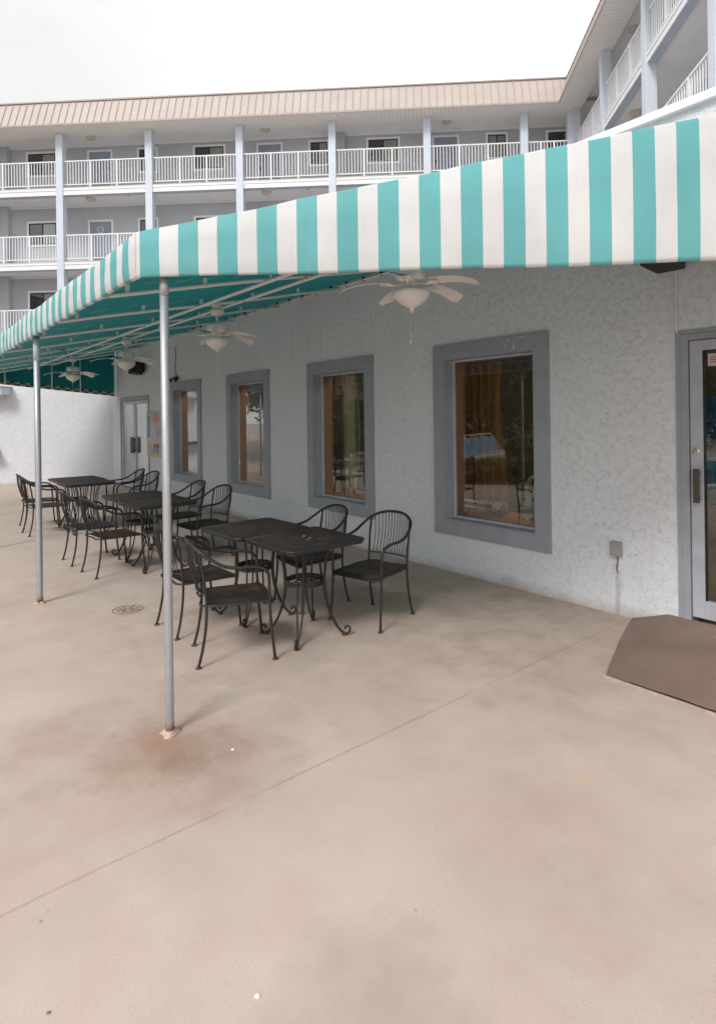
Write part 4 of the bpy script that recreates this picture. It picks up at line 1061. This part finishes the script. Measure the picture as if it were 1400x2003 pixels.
# hedge behind the loungers
t = thing('hedge', 'long dark clipped hedge behind the row of loungers', 'hedge', (-21.6, 4., 0), 0)
rnd = random.Random(5); m = MB()
for q in range(7000):
    c = Vector((rnd.uniform(-.5, .5), rnd.uniform(-11, 11), rnd.uniform(.05, 2.5))); s_ = rnd.uniform(.11, .22)
    ax = Vector((rnd.gauss(0, 1), rnd.gauss(0, 1), rnd.gauss(0, .7))).normalized(); o_ = ax.orthogonal().normalized()
    m.add([c-ax*s_, c+o_*s_*.5, c+ax*s_, c-o_*s_*.5], [(0, 1, 2, 3)])
m.build('foliage', 'leaf', t)
m = MB()
for q in range(22): m.tube([(0, -10.5+q, 0), (.1, -10.4+q, 1.2), (0, -10.5+q, 2.2)], .03, 5)
m.build('stem', 'bark', t)
t = thing('hedge', 'low dark hedge in a bed on the near side of the loungers', 'hedge', (-7.6, 5.6, 0), 0)
m = MB()
for q in range(5200):
    c = Vector((rnd.uniform(-.55, .55), rnd.uniform(-3.6, 2.6), rnd.uniform(.03, .50+.12*rnd.random()))); s_ = rnd.uniform(.05, .10)
    ax = Vector((rnd.gauss(0, 1), rnd.gauss(0, 1), rnd.gauss(0, .7))).normalized(); o_ = ax.orthogonal().normalized()
    m.add([c-ax*s_, c+o_*s_*.5, c+ax*s_, c-o_*s_*.5], [(0, 1, 2, 3)])
m.build('foliage', 'leaf', t)
m = MB()
for q in range(14): m.tube([(0, -3.4+q*.5, 0), (.06, -3.4+q*.45, .4)], .015, 5)
m.build('stem', 'bark', t)
# palm
t = thing('palm_tree', 'palm tree with arching fronds across the pool deck', 'palm', (-16.4, 11.4, 0), 0)
m = MB(); tr_ = crom([(0, 0, 0), (.08, 0, 1.2), (.05, .05, 2.4), (0, .05, 3.4)], 6); m.tube(tr_, [.16-.04*i/len(tr_)+.012*(i % 2) for i in range(len(tr_))], 10); m.build('trunk', 'bark', t)
for q in range(15):
    a = q*2.4; up = rnd.uniform(.1, .9); L = rnd.uniform(1.2, 1.6)
    sp = [Vector((math.cos(a)*L*f, math.sin(a)*L*f+.05, 3.4+up*f*1.3-1.1*f*f)) for f in [i/14 for i in range(15)]]
    m = MB(); m.tube(sp, .012, 5)
    sd_ = Vector((-math.sin(a), math.cos(a), 0))
    for i in range(2, 15):
        for sg in (-1, 1):
            b_ = sp[i]; tp = b_+sd_*sg*.42*math.sin(i/15*3.)+(sp[i]-sp[i-1]).normalized()*.22+Vector((0, 0, -.14))
            w2 = (sp[i]-sp[i-1]).normalized()*.025; m.add([b_-w2, b_+w2, tp], [(0, 1, 2)])
    m.build('frond', 'leaf2', t)
# pool
def m_water():
    t = NT('pool_water'); t.base((.03, .22, .32)); t.set(.06); t.bump(t.noise(3, 4), .15, .03); return t.m
M['water'] = m_water()
m = MB(); m.prism([(-14.5, -9.), (-7., -9.), (-7., 1.), (-14.5, 1.)], 'z', .002, .02); po = m.build('pool_water', 'water'); tag(po, kind='structure')
m = MB()
for a, b in (((-14.9, -9.4), (-6.6, -9.)), ((-14.9, 1.), (-6.6, 1.4)), ((-14.9, -9.), (-14.5, 1.)), ((-7., -9.), (-6.6, 1.))): m.box((a[0], a[1], .001), (b[0], b[1], .06), bevel=.015)
po = m.build('pool_coping', 'h_white'); tag(po, kind='structure')
def make_lounger():
    t = thing('pool_lounger', '', 'lounger', group='blue sling loungers in a row by the pool')
    for sx in (-.3, .3):
        m = MB(); m.tube(crom([(sx, 1.0, .36), (sx, .3, .36), (sx, -.2, .37), (sx, -.75, .86), (sx*.9, -.82, .93)], 5), .018, 8); m.build('side_rail', 'lframe', t)
        for y in (.8, -.25):
            m = MB(); m.tube([(sx, y, 0), (sx, y, .36)], .018, 8); m.build('leg', 'lframe', t)
    m = MB(); m.tube([(-.27, -.82, .93), (.27, -.82, .93)], .018, 8); m.tube([(-.3, 1., .36), (.3, 1., .36)], .018, 8); m.build('cross_rail', 'lframe', t)
    rows = [[(x, p[0], p[1]) for x in (-.285, -.1, .1, .285)] for p in ((.96, .365), (.3, .35), (-.2, .365), (-.45, .60), (-.72, .83))]
    m = MB(); m.sheet(rows, .006); m.build('sling', 'sling', t); return t
l0 = make_lounger(); nm = ('first', 'second', 'third', 'fourth', 'fifth', 'sixth')
for i in range(6):
    l = l0 if i == 0 else copy_tree(l0)
    l['label'] = 'blue sling lounger with white frame, %s from the camera in the poolside row' % nm[i]; l.location = (-11.6-.72*i, 6.9-.33*i, 0); l.rotation_euler = (0, 0, R(-131))

# ================================================================== LIGHT, SKY, CAMERA
SUN_EL, SUN_AZ = 45., 208.     # compass-like: light comes from behind-left of the camera
w_ = bpy.data.worlds.new('World'); scene.world = w_; w_.use_nodes = True
nt = w_.node_tree; bg = nt.nodes['Background']
sky = nt.nodes.new('ShaderNodeTexSky'); sky.sky_type = 'NISHITA'; sky.sun_disc = False
sky.sun_elevation = R(SUN_EL); sky.sun_rotation = R(SUN_AZ); sky.air_density = 1.; sky.dust_density = 3.
tc = nt.nodes.new('ShaderNodeTexCoord'); mp = nt.nodes.new('ShaderNodeMapping'); mp.inputs['Scale'].default_value = (1.2, 1.2, 3.); mp.inputs['Location'].default_value = (.7, .4, .2)
nz = nt.nodes.new('ShaderNodeTexNoise'); nz.inputs['Scale'].default_value = 1.6; nz.inputs['Detail'].default_value = 6; nz.inputs['Roughness'].default_value = .55
rp = nt.nodes.new('ShaderNodeValToRGB'); rp.color_ramp.elements[0].position = .42; rp.color_ramp.elements[1].position = .60
rp.color_ramp.elements[0].color = (4.7, 4.75, 4.85, 1); rp.color_ramp.elements[1].color = (9.4, 9.45, 9.5, 1)
mx = nt.nodes.new('ShaderNodeMix'); mx.data_type = 'RGBA'; mx.inputs[0].default_value = .92
vd = nt.nodes.new('ShaderNodeVectorMath'); vd.operation = 'DOT_PRODUCT'; vd.inputs[1].default_value = Vector((-.62, 1., .50)).normalized()
ml = nt.nodes.new('ShaderNodeMath'); ml.operation = 'MULTIPLY_ADD'; ml.inputs[1].default_value = .22
cr = nt.nodes.new('ShaderNodeValToRGB'); cr.color_ramp.elements[0].position = 1.035; cr.color_ramp.elements[1].position = 1.12
cr.color_ramp.elements[0].position = .93; cr.color_ramp.elements[1].position = 1.
sb = nt.nodes.new('ShaderNodeMath'); sb.operation = 'SUBTRACT'; sb.inputs[1].default_value = .11
cm = nt.nodes.new('ShaderNodeMix'); cm.data_type = 'RGBA'; cm.inputs[7].default_value = (5.1, 5.13, 5.16, 1)
for a, b in ((tc.outputs['Generated'], vd.inputs[0]), (nz.outputs['Fac'], ml.inputs[0]), (vd.outputs['Value'], ml.inputs[2]), (ml.outputs[0], sb.inputs[0]), (sb.outputs[0], cr.inputs[0]), (cr.outputs[0], cm.inputs[0]), (mx.outputs[2], cm.inputs[6]), (cm.outputs[2], bg.inputs[0])): nt.links.new(a, b)
for a, b in ((tc.outputs['Generated'], mp.inputs[0]), (mp.outputs[0], nz.inputs['Vector']), (nz.outputs['Fac'], rp.inputs[0]), (sky.outputs[0], mx.inputs[6]), (rp.outputs[0], mx.inputs[7])): nt.links.new(a, b)
bg.inputs[1].default_value = .1
sd = bpy.data.lights.new('sun', 'SUN'); sd.energy = 1.25; sd.angle = R(18); sd.color = (1., .975, .95)
so = bpy.data.objects.new('sun', sd); COL.objects.link(so); so.location = (-6, -10, 20)
az = R(SUN_AZ); dirv = Vector((math.sin(az)*math.cos(R(SUN_EL)), math.cos(az)*math.cos(R(SUN_EL)), math.sin(R(SUN_EL))))
so.rotation_euler = dirv.to_track_quat('Z', 'Y').to_euler()

cam = bpy.data.cameras.new('camera'); co = bpy.data.objects.new('camera', cam); COL.objects.link(co)
co.location = (0, 0, 1.65); co.rotation_euler = (R(90), .0135, 0)
cam.sensor_fit = 'VERTICAL'; cam.sensor_height = 36.; cam.sensor_width = 36.; cam.lens = 36*1150/2003
cam.shift_x = -44.2/2003; cam.shift_y = -186.8/2003; cam.clip_end = 500; cam.clip_start = .05
scene.camera = co
scene.view_settings.view_transform = 'Standard'; scene.view_settings.look = 'None'; scene.view_settings.gamma = 1.; scene.view_settings.exposure = .84
scene.cycles.max_bounces = 8; scene.cycles.transparent_max_bounces = 12
try: scene.cycles.use_denoising = True
except Exception: pass
